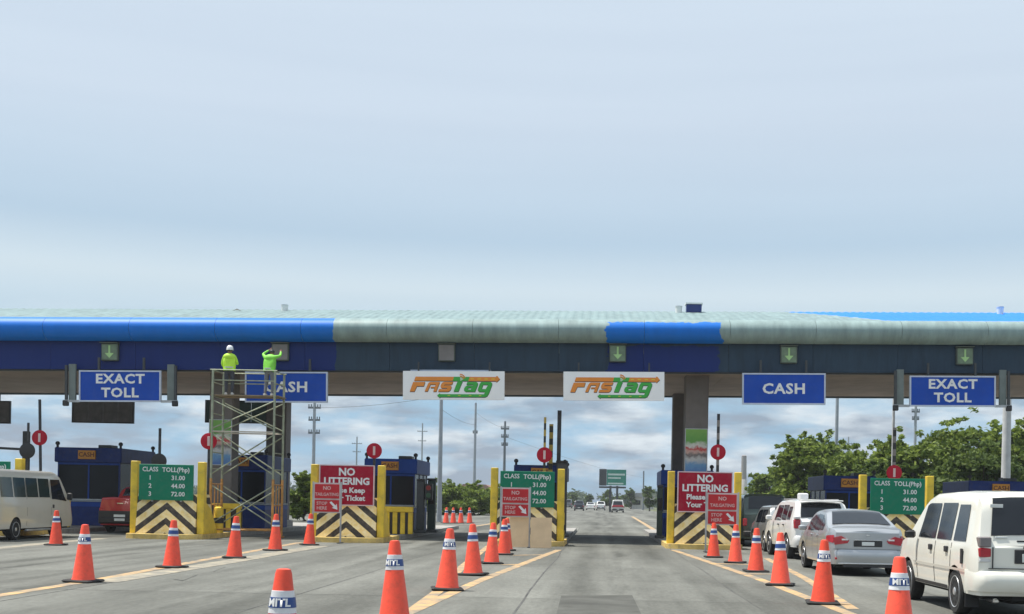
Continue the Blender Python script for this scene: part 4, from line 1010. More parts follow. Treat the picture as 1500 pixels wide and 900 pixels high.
    def over(s, name, y0, y1, wf, m, off=.010, n=6, wf1=None):
        """panel on the upper surface (windscreens, rear window)"""
        rows = []
        wf1 = wf if wf1 is None else wf1
        for k in range(n+1):
            y = y0 + (y1-y0)*k/n; zt = interp(s.top, y); dz = (interp(s.top, y+.02) - interp(s.top, y-.02))/.04; L_ = math.hypot(1, dz); ny, nz = -dz/L_, 1/L_
            xt = s.xat(y, zt) - .05; q = wf + (wf1-wf)*k/n; row = []
            for u in (-1, -.55, 0, .55, 1):
                x = xt*q*u; z = zt + s.crown*(1 - (x/xt)**2*.9); row.append((x, y + ny*off, z + nz*off + .004))
            rows.append(row)
        return MB().grid(rows).build(name, m, s.t, smooth=60)
    def bumper(s, name, m, hw, z0, z1, d=.11, sgn=-1, y=0.0, wrap=.42):
        """rounded bumper swept round the corner of the body"""
        h = z1 - z0; prof = [(.0, z0 + .02), (.6, z0), (.92, z0 + h*.22), (1.0, z0 + h*.5), (.95, z0 + h*.8), (.55, z1), (-.3, z1 + .004)]
        path = []
        for k in range(17):
            u = -1 + 2*k/16; x = hw*math.copysign(min(1, abs(u)*1.30), u) if abs(u) < .77 else math.copysign(hw, u)
            yy = 0 if abs(u) < .62 else wrap*((abs(u) - .62)/.38)**1.8
            if abs(u) >= .62: x = math.copysign(hw*(.80 + .20*min(1, ((abs(u)-.62)/.38)**.55)), u)
            path.append((x, yy, u))
        rows = []
        for o, z in prof:
            rows.append([(x*(1 + (o-.5)*.02), y + yy - d*o*(1 - .75*max(0, abs(u)-.62)/.38) , z) for x, yy, u in path])
        if sgn > 0: rows = [[(a, 2*y - b, c) for a, b, c in r] for r in rows]
        return MB().grid(rows).build(name, m, s.t, smooth=50)
    def box(s, name, m, x0, x1, y0, y1, z0, z1, r=.012, parent=None): return MB().rbox(x0, x1, y0, y1, z0, z1, r).build(name, m, parent or s.t, smooth=40)

# --- cream people carrier at the right edge
CREAM = paint('cream white car paint', (.80, .785, .70))
c = Car('people_carrier', 'cream people carrier with dark windows at the right edge', 'car', (6.10, 16.75, 0), .0, 4.42, 1.70,
        [(0, 1.02), (.03, 1.10), (.10, 1.40), (.17, 1.66), (.24, 1.74), (.40, 1.785), (1.6, 1.81), (2.55, 1.79), (2.8, 1.74), (3.0, 1.64), (3.62, 1.14), (3.75, 1.08), (4.15, 1.0), (4.36, .86), (4.42, .70)],
        [(0, 1.03), (1.5, 1.03), (3.0, 1.02), (3.7, 1.02), (4.42, .68)], .15, (.93, 3.60), .335, .34, CREAM, endr=.07)
lo = lambda y: 1.085; 
c.side('side_window', .50, 1.10, lo, lambda y: 1.62, GLASS, slant=(.10, 0)); c.side('side_window', 1.22, 1.98, lo, lambda y: 1.645, GLASS); c.side('side_window', 2.07, 3.05, lo, lambda y: min(1.64, interp(c.top, y) - .12), GLASS, slant=(0, -.20))
c.over('rear_window', .045, .20, .86, GLASS, n=8); c.over('windscreen', 2.98, 3.60, .90, GLASS)
for y0, y1 in ((1.15, 1.172), (2.015, 2.037), (3.02, 3.04)): c.side('door_gap', y0, y1, lambda y: .42, lambda y: 1.05, TRIM, .005, 1)
c.side('moulding', .42, 3.2, lambda y: .655, lambda y: .69, paint('cream moulding', (.62, .60, .52)), .014, 12)
c.side('sill_shade', 1.35, 3.2, lambda y: .345, lambda y: .40, TRIM, .004, 6)
for y in (1.30, 2.16):
    for sx in (-1, 1): c.box('door_handle', TRIM, sx*.855 - .02, sx*.855 + .02, y, y + .13, .90, .99, .008)
for sx in (-1,): c.box('fuel_flap', TRIM, sx*.86 - .012, sx*.86 + .012, .52, .60, .76, .98, .005)
for sx in (-1, 1):
    lt = c.box('tail_lamp', mat('smoked lamp', (.22, .20, .20), .2), sx*.70 - .085, sx*.70 + .085, -.022, .14, 1.02, 1.17, .015); c.box('tail_lamp', RLAMP, sx*.70 - .087, sx*.70 + .087, -.024, .14, .88, 1.015, .015); c.box('tail_lamp', CLAMP, sx*.70 - .085, sx*.70 + .085, -.022, .14, .81, .865, .012)
    c.box('mirror', TRIM, sx*.95 - .09, sx*.95 + .09, 3.06, 3.15, 1.06, 1.19, .03); c.box('headlamp', CLAMP, sx*.62 - .16, sx*.62 + .16, 4.28, 4.40, .68, .82, .02)
c.bumper('rear_bumper', CREAM, .862, .40, .69, .13, wrap=.40)
c.box('tailgate_seam', TRIM, -.66, .66, -.056, -.03, .722, .734, .002); c.box('plate_recess', TRIM, -.30, .30, -.062, -.03, .80, 1.0, .008); c.box('number_plate', PLATE, -.2, .2, -.072, -.063, .82, .94, .004)
c.box('tailgate_handle', TRIM, -.18, .18, -.075, -.04, 1.005, 1.045, .008); c.box('exhaust_pipe', CHROME, -.60, -.52, -.10, .3, .24, .31, .02); c.box('mud_flap', TRIM, -.82, -.62, .48, .50, .14, .40, .004); c.box('mud_flap', TRIM, .62, .82, .48, .50, .14, .40, .004)
c.box('spare_wheel', TYRE, -.32, .32, .1, .7, .22, .38, .05)
c.box('sticker', PLATE, -.60, -.42, .115, .13, 1.58, 1.63, .002); c.box('sticker', PLATE, -.55, -.38, .022, .034, 1.15, 1.175, .002)
for sx in (-1, 1): c.box('tailgate_seam', TRIM, sx*.60 - .006, sx*.60 + .006, -.045, -.02, .73, 1.03, .002)
c.box('wiper', TRIM, -.25, .3, .015, .03, 1.10, 1.125, .004)

# --- silver sedan
SILV = paint('silver car paint', (.44, .46, .48), .55, .34)
p = P(1268, 800, 26.9)
c = Car('silver_sedan', 'silver sedan with red tail lamps waiting behind the white sport utility car', 'car', (p.x + .02, 26.8, 0), .0, 4.40, 1.73,
        [(0, .98), (.06, 1.04), (.30, 1.075), (.50, 1.09), (.62, 1.12), (1.30, 1.40), (1.55, 1.45), (2.1, 1.475), (2.6, 1.45), (2.85, 1.38), (3.45, 1.02), (3.6, .98), (4.1, .88), (4.34, .74), (4.40, .6)],
        [(0, .97), (.8, .97), (2.5, .93), (3.4, .90), (4.4, .58)], .20, (.85, 3.42), .315, .26, SILV, endr=.16)
c.side('side_window', .98, 1.42, lambda y: 1.0, lambda y: max(1.02, interp(c.top, y) - .12), GLASS); c.side('side_window', 1.47, 2.12, lambda y: .985, lambda y: interp(c.top, y) - .10, GLASS); c.side('side_window', 2.17, 2.98, lambda y: .97, lambda y: max(.99, interp(c.top, y) - .11), GLASS)
c.over('rear_window', .66, 1.38, .93, GLASS, n=8, wf1=.90); c.over('windscreen', 2.82, 3.42, .92, GLASS)
for y0 in (1.43, 2.13, 3.05): c.side('door_gap', y0, y0 + .012, lambda y: .34, lambda y: .92, TRIM, .004, 1)
for y in (1.5, 2.22):
    for sx in (-1, 1): c.box('door_handle', SILV, sx*.86 - .02, sx*.86 + .02, y, y + .16, .86, .90, .01)
for sx in (-1, 1):
    b = MB(); yy = [(.30, .86), (.02, .90), (-.05, .80)]
    b.prism([(sx*.42, .80), (sx*.46, .74), (sx*.74, .70), (sx*.775, .86), (sx*.60, .90)], -.052, .16, 'y'); b.build('tail_lamp', RLAMP, c.t)
    c.side('tail_lamp_wrap', .03, .34, lambda y: .73 + .2*y, lambda y: .92 - .08*y, RLAMP, .012, 5, (sx,))
    c.box('lamp_lens', CLAMP, sx*.52 - .07, sx*.52 + .07, -.062, -.05, .80, .835, .004); c.box('reflector', RLAMP, sx*.60 - .13, sx*.60 + .13, -.055, .1, .37, .42, .006)
    c.box('mirror', SILV, sx*.97 - .10, sx*.97 + .10, 2.86, 2.98, .96, 1.09, .035)
c.bumper('rear_bumper', SILV, .80, .29, .60, .09, wrap=.42); c.box('bumper_lip', WHT, -.66, .66, -.078, .1, .27, .30, .012); c.box('plate_recess', TRIM, -.32, .32, -.06, -.02, .665, .80, .008); c.box('number_plate', PLATE, -.14, .14, -.066, -.058, .69, .775, .003)
c.box('boot_handle', CHROME, -.30, .30, -.062, -.03, .802, .822, .004); c.box('boot_seam', TRIM, -.78, .78, -.052, -.02, .60, .608, .001); c.box('boot_badge', CHROME, -.04, .04, -.056, -.04, .90, .94, .008)
c.box('lower_grille', TRIM, -.55, .55, -.07, .1, .20, .286, .008)

# --- white sport utility car
WCAR = paint('white car paint', (.76, .76, .74))
p = P(1203, 790, 34.6)
c = Car('sport_utility_car', 'white sport utility car between the silver sedan and the booth', 'car', (p.x + .0, 34.4, 0), .06, 4.3, 1.76,
        [(0, 1.10), (.06, 1.16), (.24, 1.50), (.34, 1.64), (.5, 1.69), (1.6, 1.73), (2.5, 1.70), (2.75, 1.62), (3.3, 1.18), (3.45, 1.12), (4.0, 1.02), (4.25, .88), (4.3, .7)],
        [(0, 1.10), (2, 1.06), (3.3, 1.04), (4.3, .7)], .17, (.85, 3.4), .36, .36, WCAR, endr=.10)
c.side('side_window', .55, 1.0, lambda y: 1.15, lambda y: 1.53, GLASS); c.side('side_window', 1.08, 1.75, lambda y: 1.13, lambda y: 1.58, GLASS); c.side('side_window', 1.82, 2.72, lambda y: 1.11, lambda y: min(1.57, interp(c.top, y) - .12), GLASS, slant=(0, -.15))
c.over('rear_window', .08, .32, .86, GLASS, n=8); c.over('windscreen', 2.74, 3.27, .9, GLASS)
for y in (1.2, 1.92): 
    for sx in (-1, 1): c.box('door_handle', TRIM, sx*.885 - .02, sx*.885 + .02, y, y + .14, .97, 1.01, .01)
for y0 in (1.04, 1.78, 2.85): c.side('door_gap', y0, y0 + .014, lambda y: .42, lambda y: 1.05, TRIM, .004, 1)
for sx in (-1, 1):
    c.box('tail_lamp', RLAMP, sx*.74 - .09, sx*.74 + .09, -.03, .16, .90, 1.16, .02); c.box('tail_lamp', CLAMP, sx*.74 - .085, sx*.74 + .085, -.028, .16, 1.17, 1.26, .02); c.box('mirror', WCAR, sx*1.0 - .1, sx*1.0 + .1, 2.75, 2.87, 1.1, 1.26, .035)
    c.box('roof_rail', GREYM, sx*.62 - .015, sx*.62 + .015, .7, 2.4, 1.735, 1.77, .006)
c.bumper('rear_bumper', WCAR, .87, .42, .71, .11, wrap=.40); c.box('bumper_guard', TRIM, -.75, .75, -.10, .15, .33, .425, .02); c.box('number_plate', PLATE, -.2, .2, -.068, -.05, .82, .92, .004); c.box('spoiler', WCAR, -.62, .62, .10, .40, 1.70, 1.735, .012)
c.box('roof_box', mat('white roof unit', (.7, .7, .7)), -.55, -.30, .55, .95, 1.735, 1.93, .03)

# --- two vehicles further up the queue
GRN = paint('dark green car paint', (.02, .045, .035)); SIL2 = paint('grey silver car paint', (.34, .36, .37), .5)
def small_car(name, label, cat, loc, rz, L, W, H, pm, kind='hatch', group=None, detail=False, lamps=True, bed=1.02):
    if kind == 'van': top = [(0, 1.05), (.05, H*.65), (.15, H*.93), (.35, H), (L*.75, H), (L*.82, H*.95), (L*.93, H*.58), (L, H*.45), (L+.001, H*.4)]; top = top[:-1]
    elif kind == 'pickup': top = [(0, bed - .02), (.03, bed), (L*.33, bed), (L*.345, bed + .03), (L*.38, H*.93), (L*.44, H), (L*.62, H), (L*.66, H*.95), (L*.75, H*.63), (L*.95, H*.56), (L, H*.42)]
    elif kind == 'sedan': top = [(0, H*.66), (.5, H*.72), (L*.32, H*.97), (L*.42, H), (L*.58, H*.98), (L*.76, H*.68), (L*.96, H*.56), (L, H*.4)]
    else: top = [(0, H*.62), (.08, H*.7), (.35, H*.95), (.6, H), (L*.58, H*.99), (L*.64, H*.95), (L*.78, H*.65), (L*.96, H*.56), (L, H*.4)]
    bl = [(0, H*.60), (L*.75, H*.58), (L, H*.39)]
    c = Car(name, label, cat, loc, rz, L, W, top, bl, .16, (L*.2, L*.79), .33, .3, pm, group, detail=detail)
    if kind == 'van': c.over('rear_window', .05, .16, .8, GLASS, n=4)
    elif kind == 'pickup': c.over('rear_window', L*.348, L*.40, .85, GLASS, n=4)
    elif kind == 'sedan': c.over('rear_window', .55, L*.31, .88, GLASS, n=4)
    else: c.over('rear_window', .09, .36, .85, GLASS, n=4)
    y0, y1 = (L*.42, L*.66) if kind == 'pickup' else (L*.18, L*.66)
    ym = (y0 + y1)/2
    for a, b_ in ((y0, ym - .04), (ym + .04, y1)): c.side('side_window', a, b_, lambda y: interp(bl, y) + .06, lambda y: max(interp(bl, y) + .09, interp(top, y) - .13), GLASS, n=4)
    if lamps:
        for sx in (-1, 1): c.box('tail_lamp', RLAMP, sx*(W/2-.15) - .08, sx*(W/2-.15) + .08, -.03, .12, H*.40, H*.54, .02)
        c.box('rear_bumper', TRIM if kind != 'sedan' else pm, -W/2 + .08, W/2 - .08, -.11, .15, .38, .60, .04); c.box('number_plate', PLATE, -.2, .2, -.125, -.111, .47, .57, .004)
    return c
c = small_car('hatchback_car', 'grey silver car squeezed ahead of the white sport utility car', 'car', (6.35, 39.4, 0), .03, 3.9, 1.68, 1.55, SIL2, 'hatch')
c = small_car('high_roofed_car', 'dark green high roofed car entering the booth lane', 'car', (6.15, 44.4, 0), 0, 4.3, 1.85, 1.95, GRN, 'hatch')
# --- white van, left edge
VANW = paint('off white van paint', (.56, .54, .48), 0, .4, .2)
c = Car('white_van', 'off white passenger van cut by the left edge', 'van', (-19.25, 36.3, 0), .03, 5.75, 1.76,
        [(0, 1.1), (.05, 1.5), (.14, 2.05), (.24, 2.17), (.5, 2.22), (4.3, 2.22), (4.62, 2.16), (4.80, 2.08), (5.38, 1.32), (5.56, 1.16), (5.71, .9), (5.75, .7)],
        [(0, 1.28), (4.5, 1.28), (5.38, 1.18), (5.75, .7)], .12, (1.35, 4.45), .34, .36, VANW, endr=.06)
for a, b_ in ((.35, 1.18), (1.26, 2.06), (2.14, 2.96), (3.04, 3.84)): c.side('side_window', a, b_, lambda y: 1.36, lambda y: 1.98, mat('green tinted van glass', (.012, .03, .028), .1), n=6)
c.side('side_window', 3.98, 5.16, lambda y: 1.30 - max(0, y-4.2)*.07, lambda y: min(1.96, interp(c.top, y) - .10), GLASS, n=8, slant=(0, -.46))
c.over('windscreen', 4.80, 5.35, .92, GLASS); c.over('rear_window', .05, .13, .85, GLASS, n=4)
for y0 in (2.10, 3.9): c.side('door_gap', y0, y0 + .018, lambda y: .45, lambda y: 1.9, TRIM, .005, 1)
for sx in (-1, 1):
    c.box('door_handle', TRIM, sx*.885 - .02, sx*.885 + .02, 4.0, 4.1, 1.0, 1.12, .01); c.box('mirror', TRIM, sx*1.0 - .09, sx*1.0 + .09, 5.02, 5.11, 1.27, 1.52, .03); c.box('side_step', GREYM, sx*.84 - .05, sx*.84 + .05, 2.1, 3.9, .26, .33, .015); c.box('tail_lamp', RLAMP, sx*.8-.06, sx*.8+.06, -.03, .1, .8, 1.2, .02)
c.box('rear_bumper', TRIM, -.82, .82, -.1, .15, .4, .62, .04)
# --- red pickup
REDP = paint('dark red pickup paint', (.42, .014, .022))
c = small_car('red_pickup', 'dark red pickup stopped beside the left booth', 'pickup', (-18.55, 46.2, 0), 0, 5.0, 1.80, 1.80, REDP, 'pickup', bed=1.36)
c.box('lower_tail', TRIM, -.84, .84, -.07, .1, .36, .86, .02); c.box('tailgate_handle', CHROME, -.12, .12, -.09, -.05, 1.12, 1.18, .01)
c.box('plate_light', PLATE, -.22, .22, -.135, -.126, .62, .72, .004)
# --- far traffic on the road beyond
FARG = 'vehicles far down the road'
def far(px, py, kind, pm, label, cat, H=1.5, W=1.75, L=4.3, nm='far_car'):
    g = G(px, py); return small_car(nm, label, cat, (g.x, g.y, 0), 0, L, W, H, pm, kind, FARG)
far(905, 751.2, 'pickup', paint('white pickup paint', (.6, .6, .58)), 'small white and red pickup below the far green sign', 'pickup', 1.95, 1.95, 5.2, 'far_pickup').box('tailgate', RLAMP, -.8, .8, -.16, -.06, .85, 1.15, .02)
far(880, 748, 'hatch', WCAR, 'white car left of the far pickup', 'car', 1.7)
far(865, 747.5, 'sedan', WCAR, 'small white car between the dark car and the white car', 'car', 1.5)
far(848, 748.5, 'hatch', paint('dark blue car paint', (.02, .025, .04)), 'dark car at the left of the far traffic', 'car', 1.75)
far(832, 745, 'van', paint('grey van paint', (.12, .13, .14)), 'grey van farthest down the road beside the tall navy machine', 'van', 2.1, 1.8, 4.6, 'far_van')
far(719, 747.5, 'van', WCAR, 'white van beyond the closed lane', 'van', 2.1, 1.8, 4.6, 'far_van')
far(705, 746, 'sedan', paint('beige car paint', (.45, .44, .4)), 'pale sedan beyond the closed lane', 'car', 1.5)

# ------------------------------------------------------------------ poles, sign and buildings beyond
POLE = mat('grey steel pole', (.34, .37, .40), .5, .3, var=.1); POLED = mat('haze lightened dark pole', (.17, .19, .21), .7); POLEW = mat('pale concrete pole', (.55, .56, .56), .7, var=.12)  # POLE and POLED lightened in colour to imitate distance haze
def pole(px, pytop, Y, w0, w1, m, label, arms=(), lamp=0, base=0.0):
    a = P(px, pytop, Y); t = thing('utility_pole', label, 'pole', (a.x, Y, -.03), 0, 'poles beyond the plaza')
    k = Y/F/2
    MB().cyl((0, 0, 0), (0, 0, a.z), w0*k, w1*k, n=10).build('shaft', m, t, smooth=40)
    for py, half in arms:
        z = P(px, py, Y).z; MB().bb(-half, half, -.08, .08, z - .08, z + .08).build('crossarm', POLED, t)
        for q in (-.9, -.5, .5, .9): MB().cyl((q*half, 0, z + .08), (q*half, 0, z + .3), .05, n=6).build('insulator', POLED, t)
    if lamp: MB().tube([(0, 0, a.z - .3), (lamp*.5, 0, a.z + .3), (lamp, 0, a.z + .35)], [.07, .06, .05], 6).build('lamp_arm', m, t)
pole(647, 560, 82, 8, 4.5, POLE, 'grey steel pole behind the closed lane', )
pole(697, 590, 150, 5, 3, POLE, 'thin pylon mast right of the grey steel pole', ((634, .3),))
pole(740, 617, 130, 5, 3, POLED, 'dark utility pole with short crossarms left of the open lane', ((628, .45), (640, .4), (652, .35)))
pole(461, 585, 105, 6, 4, POLE, 'utility pole with crossarms right of the scaffold', ((597, .55), (615, .5), (634, .5)))
pole(523, 640, 330, 3, 2, POLE, 'faint far pylon above the NO LITTERING board', ((650, 1.4), (662, 1.1)))
pole(619, 620, 330, 3, 2, POLE, 'faint far pylon left of the grey steel pole', ((632, 1.4), (646, 1.1)))
pole(1227, 560, 95, 6, 4.5, POLE, 'steel pole behind the trees below the CASH sign', (), 0)
pole(1310, 560, 60, 4.5, 4, POLEW, 'slim pale pole above the striped barrier', ())
pole(1342, 570, 120, 5, 3.5, POLE, 'dark utility pole over the trees below the last sign', ((603, .4), (614, .35)))
pole(1476, 555, 62, 15, 12, POLEW, 'thick pale concrete pole in front of the trees', ())
pole(1243, 640, 300, 2.5, 2, POLE, 'faint far pole between the tree crowns', ((650, 1.5),))
pole(943, 690, 260, 2.5, 2, POLED, 'thin dark pole right of the far green sign', ())
# overhead wires between the pylons
WIRE = mat('overhead wire', (.09, .10, .11), .6)
def wire(a, b_, sag, label):
    pts = [a.lerp(b_, k/10) - Vector((0, 0, sag*4*(k/10)*(1-k/10))) for k in range(11)]
    tag(MB().tube(pts, [.014]*11, 4).build('overhead_wire', WIRE), label, 'wire', 'overhead wires')
wire(P(461, 597, 105), P(647, 580, 82), .25, 'overhead wire from the scaffold side pole to the grey steel pole')
wire(P(697, 604, 150), P(740, 628, 130), .25, 'overhead wire between the mast and the dark utility pole')
wire(P(647, 600, 82), P(697, 622, 150), .3, 'overhead wire from the grey steel pole to the pylon mast')
wire(P(740, 640, 130), P(943, 700, 260), .5, 'overhead wire from the dark utility pole over the open lane')
# far green sign on its post
Y = 195; a, c_ = P(878, 687, Y), P(917, 712, Y); t = thing('road_sign', 'green direction sign on a post far down the road', 'sign', ((a.x+c_.x)/2, Y, -.03))
w_, z0, z1 = (c_.x-a.x)/2, c_.z, a.z
MB().bb(-w_, -w_*.45, -.1, .1, z0, z1).build('side_panel', DARK, t); MB().bb(-w_*.44, w_, -.12, .1, z0 + .1, z1 - .05).build('main_panel', mat('pale green sign face', (.03, .22, .16), .5), t)
MB().bb(-w_*.35, w_*.9, -.14, -.121, z1 - 1.0, z1 - .7).bb(-w_*.35, w_*.6, -.14, -.121, z1 - 1.55, z1 - 1.3).bb(-w_*.35, w_*.8, -.14, -.121, z0 + .25, z0 + .5).build('legend', mat('pale legend', (.5, .6, .55)), t)
MB().bb(-.5, -.15, 0, .3, 0, z0).bb(.6, .95, 0, .3, 0, z0).build('post', DARK, t); MB().bb(-w_, w_, -.1, .3, z0 - .4, z0 - .1).build('beam', DARK, t)
# pale tower and low buildings on the horizon
p = P(1090, 668, 420); t = thing('water_tower', 'pale tapering tower beyond the trees', 'tower', (p.x, 420, -.03))
MB().lathe([(1.7, 0), (1.3, p.z*.55), (1.2, p.z*.56)], 14).build('lower_shaft', mat('pale tower', (.5, .48, .46), .8), t, smooth=40); MB().lathe([(1.0, p.z*.56), (.9, p.z), (.5, p.z+.3)], 14).build('upper_shaft', mat('grey tower', (.26, .25, .25), .8), t, smooth=40)
BW = mat('pale far wall', (.5, .48, .44), .8); BR = mat('far rusty roof', (.28, .15, .11), .8)
def shed(px0, px1, pytop, Y, label, roofm=BR):
    a, c_ = P(px0, pytop, Y), P(px1, pytop, Y); t = thing('far_building', label, 'building', ((a.x+c_.x)/2, Y, -.03), 0, 'buildings on the horizon'); w_ = (c_.x-a.x)/2; h = a.z
    MB().bb(-w_, w_, 0, 14, 0, h*.75).build('wall', BW, t); MB().prism([(-w_-.4, h*.75), (w_+.4, h*.75), (w_*.6, h), (-w_*.6, h)], -.4, 14.4, 'y').build('roof', roofm, t)
    n = max(2, int(w_*2/5))
    for k in range(n): x = -w_ + (k + .5)*2*w_/n; MB().bb(x - .9, x + .9, -.08, .02, h*.28, h*.55).build('window', GLASS, t)
shed(668, 722, 709, 330, 'low red roofed building beyond the hedge', BR)
shed(560, 640, 716, 420, 'long pale building far behind the closed lane booth', mat('far grey roof', (.3, .3, .3)))
shed(925, 958, 722, 300, 'small pale building right of the far road', mat('far grey roof', (.3, .3, .3)))
p = P(1398, 640, 130); t = thing('far_building', 'white gabled house showing between the tree tops', 'building', (p.x, 130, -.03), 0, 'buildings on the horizon')
MB().bb(-1.2, 1.2, 0, 6, 0, p.z - .2).build('wall', WHT, t); MB().prism([(-1.4, p.z-.2), (1.4, p.z-.2), (0, p.z+.5)], -.3, 6.3, 'y').build('roof', mat('white house roof', (.62, .62, .6)), t)
for x in (-.55, .55): MB().bb(x-.3, x+.3, -.06, .02, p.z-1.8, p.z-.7).build('window', GLASS, t)

# ------------------------------------------------------------------ trees
def leaf_mat(name, a, b_):
    m = bpy.data.materials.new(name); m.use_nodes = True; t = m.node_tree; b = t.nodes['Principled BSDF']; b.inputs['Roughness'].default_value = .6; b.inputs['Specular IOR Level'].default_value = .3
    g = t.nodes.new('ShaderNodeNewGeometry'); tcn = t.nodes.new('ShaderNodeTexCoord'); n = t.nodes.new('ShaderNodeTexNoise'); n.inputs['Scale'].default_value = .7; t.links.new(tcn.outputs['Object'], n.inputs[0])
    q = t.nodes.new('ShaderNodeMath'); q.operation = 'MULTIPLY_ADD'; q.inputs[1].default_value = .45; t.links.new(g.outputs['Random Per Island'], q.inputs[0]); 
    q2 = t.nodes.new('ShaderNodeMath'); q2.operation = 'MULTIPLY'; q2.inputs[1].default_value = .75; t.links.new(n.outputs['Fac'], q2.inputs[0]); t.links.new(q2.outputs[0], q.inputs[2])
    r = t.nodes.new('ShaderNodeValToRGB'); r.color_ramp.elements[0].color = (*a, 1); r.color_ramp.elements[1].color = (*b_, 1); r.color_ramp.elements[0].position = .25; r.color_ramp.elements[1].position = .85
    t.links.new(q.outputs[0], r.inputs[0]); t.links.new(r.outputs[0], b.inputs['Base Color'])
    b.inputs['Subsurface Weight'].default_value = 0
    tr = t.nodes.new('ShaderNodeBsdfTranslucent'); t.links.new(r.outputs[0], tr.inputs[0]); ms = t.nodes.new('ShaderNodeMixShader'); ms.inputs[0].default_value = .36
    o = t.nodes['Material Output']; t.links.new(b.outputs[0], ms.inputs[1]); t.links.new(tr.outputs[0], ms.inputs[2]); t.links.new(ms.outputs[0], o.inputs[0])
    return m
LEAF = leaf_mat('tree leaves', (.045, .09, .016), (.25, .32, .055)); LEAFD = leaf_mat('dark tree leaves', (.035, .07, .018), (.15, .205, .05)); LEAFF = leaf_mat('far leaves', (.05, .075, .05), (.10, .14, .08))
BARK = mat('bark', (.10, .075, .055), .9, var=.3)
def leaves(b, c, R, n, size, rnd):
    for _ in range(n):
        while True:
            d = Vector((rnd.uniform(-1, 1), rnd.uniform(-1, 1), rnd.uniform(-1, 1)))
            if .15 < d.length <= 1: break
        d = d*(.55 + .45*rnd.random())
        p = c + Vector((d.x*R[0], d.y*R[1], d.z*R[2]))
        u = Vector((rnd.gauss(0, 1), rnd.gauss(0, 1), rnd.gauss(0, .6))).normalized(); v = u.cross(Vector((rnd.gauss(0, 1), rnd.gauss(0, 1), rnd.gauss(0, 1)))).normalized()
        s = size*rnd.uniform(.6, 1.3); a = u*s; e = v*s*.5
        b.quad(p - a, p - e*1.0, p + a, p + e*1.0)
def tree(name, label, x, Y, h, w, lm, n=26, per=170, size=.19, seed=1, low=.25, group='trees right of the plaza'):
    rnd = random.Random(seed); t = thing(name, label, 'tree', (x, Y, -.03), 0, group)
    tb = MB(); cb = MB(); th = h*low
    tb.tube([(0, 0, 0), (.05*w*rnd.uniform(-1, 1), 0, th*.6), (0, 0, th), (0, 0, h*.6)], [.035*h, .028*h, .022*h, .008*h], 8)
    for k in range(n):
        a = rnd.uniform(0, 6.283); rr = math.sqrt(rnd.random())*w*.42; zf = rnd.random(); zz = th*.8 + (h - th*.8)*(.12 + .80*zf); prof = math.sin(math.pi*min(.97, .22 + .72*zf))**.7
        c_ = Vector((math.cos(a)*rr*prof, math.sin(a)*rr*prof, zz)); R_ = rnd.uniform(.11, .19)*w
        tb.tube([(0, 0, th*.7 + (zz - th*.7)*.3), tuple(c_*.55 + Vector((0, 0, zz*.38))), tuple(c_)], [.012*h, .008*h, .003*h], 5)
        leaves(cb, c_, (R_*1.1, R_*1.1, R_*.52), per, size, rnd)
        for q in range(5):                       # stray twigs break the outline
            d = Vector((rnd.gauss(0, 1), rnd.gauss(0, 1), rnd.gauss(.2, .8))).normalized(); leaves(cb, c_ + d*R_*rnd.uniform(1.0, 1.35), (R_*.3, R_*.3, R_*.2), per//11, size, rnd)
    tb.build('trunk', BARK, t, smooth=50); cb.build('crown', lm, t, fix=False)
    return t
def ptree(px, pytop, pxw, Y, lm, label, **k):
    p = P(px, pytop, Y); return tree(k.pop('name', 'roadside_tree'), label, p.x, Y, p.z + .03, pxw*Y/F, lm, **k)
ptree(1190, 636, 125, 92, LEAF, 'round green tree below the second CASH sign', seed=3, n=46, per=260, low=.12)
ptree(1126, 694, 90, 120, LEAF, 'low dark tree at the left end of the tree row', seed=4, n=30, per=190, low=.06, size=.24)
ptree(1248, 662, 130, 85, LEAF, 'lower tree left of the striped barrier', seed=5, n=34, per=220, low=.08)
ptree(1330, 642, 150, 80, LEAF, 'green tree right of the striped barrier', seed=6, n=42, per=240, low=.10)
ptree(1408, 622, 170, 84, LEAF, 'tall green tree in front of the white gabled house', seed=7, n=50, per=240, low=.10)
ptree(1480, 632, 140, 78, LEAF, 'green tree behind the thick pale pole', seed=8, n=42, per=240, low=.10)
ptree(1555, 612, 160, 82, LEAF, 'tall tree cut by the right edge', seed=9, n=36, per=220, low=.12)
ptree(1285, 684, 130, 70, LEAFD, 'dark low tree behind the green board of the sedan', seed=10, n=30, per=220, low=.06)
ptree(1440, 666, 170, 70, LEAFD, 'dark low tree behind the last booth', seed=12, n=34, per=220, low=.06)
ptree(1180, 700, 120, 98, LEAFD, 'dark undergrowth tree behind the white sport utility car', seed=13, n=28, per=190, low=.06)
gs = 'shrubs behind the closed lane'
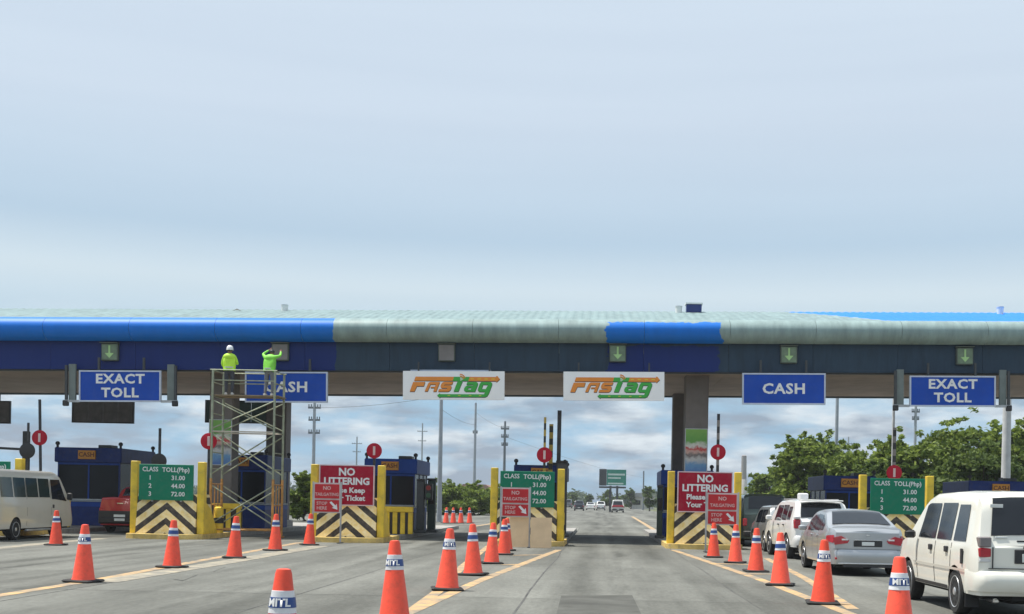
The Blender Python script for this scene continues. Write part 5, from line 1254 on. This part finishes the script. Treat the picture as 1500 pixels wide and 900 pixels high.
for k, (px, top, wd, Y, lab) in enumerate(((446, 690, 60, 75, 'dark leafy tree right of the scaffold tower'), (480, 686, 70, 85, 'small tree behind the left NO LITTERING board'), (655, 712, 80, 118, 'rounded shrub at the foot of the grey steel pole'), (695, 715, 80, 122, 'low shrub below the pylon mast'), (728, 717, 70, 126, 'low shrub left of the plywood island board'))):
    ptree(px, top, wd, Y, LEAF, lab, seed=20+k, n=30, per=190, low=.05, group=gs, name='leafy_shrub', size=.15 if k < 2 else .2)
# far woodland strip along the horizon (reads as one mass)
b = MB(); rnd = random.Random(5)
for k in range(260):
    X = rnd.uniform(-330, 260); Y = rnd.uniform(420, 640)
    if k > 170: X = rnd.uniform(-40, 40)
    if -10 < X < 9 and Y < 600: continue
    h = rnd.uniform(3.5, 8.5); leaves(b, Vector((X, Y, h*.45)), (rnd.uniform(4, 9), 3, h*.55), 90, 1.1, rnd)
o = b.build('far_woodland', LEAFF, fix=False); o['kind'] = 'stuff'; o['label'] = 'low woodland along the horizon'; o['category'] = 'woodland'
for k, (px, top, wd, Y, lab) in enumerate(((893, 716, 34, 280, 'dark tree behind the far green sign'), (925, 718, 26, 300, 'dark tree right of the far green sign'), (952, 712, 26, 230, 'dark tree left of the column booth'), (840, 722, 24, 330, 'small far tree beside the tall navy machine'), (862, 724, 22, 340, 'small far tree above the white far cars'))):
    ptree(px, top, wd, Y, LEAFD, lab, seed=40+k, n=14, per=90, low=.1, group='far trees along the road', name='far_tree', size=.35)
# hazy air over the whole place
hz = MB().bb(-700, 700, -40, 720, -1.0, 26).build('haze', None); hz['kind'] = 'stuff'
hm = bpy.data.materials.new('hazy air'); hm.use_nodes = True; ht = hm.node_tree; ht.nodes.clear()
ho = ht.nodes.new('ShaderNodeOutputMaterial'); hv = ht.nodes.new('ShaderNodeVolumePrincipled')
hv.inputs['Color'].default_value = (.86, .91, .97, 1); hv.inputs['Density'].default_value = .0003; hv.inputs['Anisotropy'].default_value = .2
ht.links.new(hv.outputs[0], ho.inputs['Volume']); hz.data.materials.append(hm)
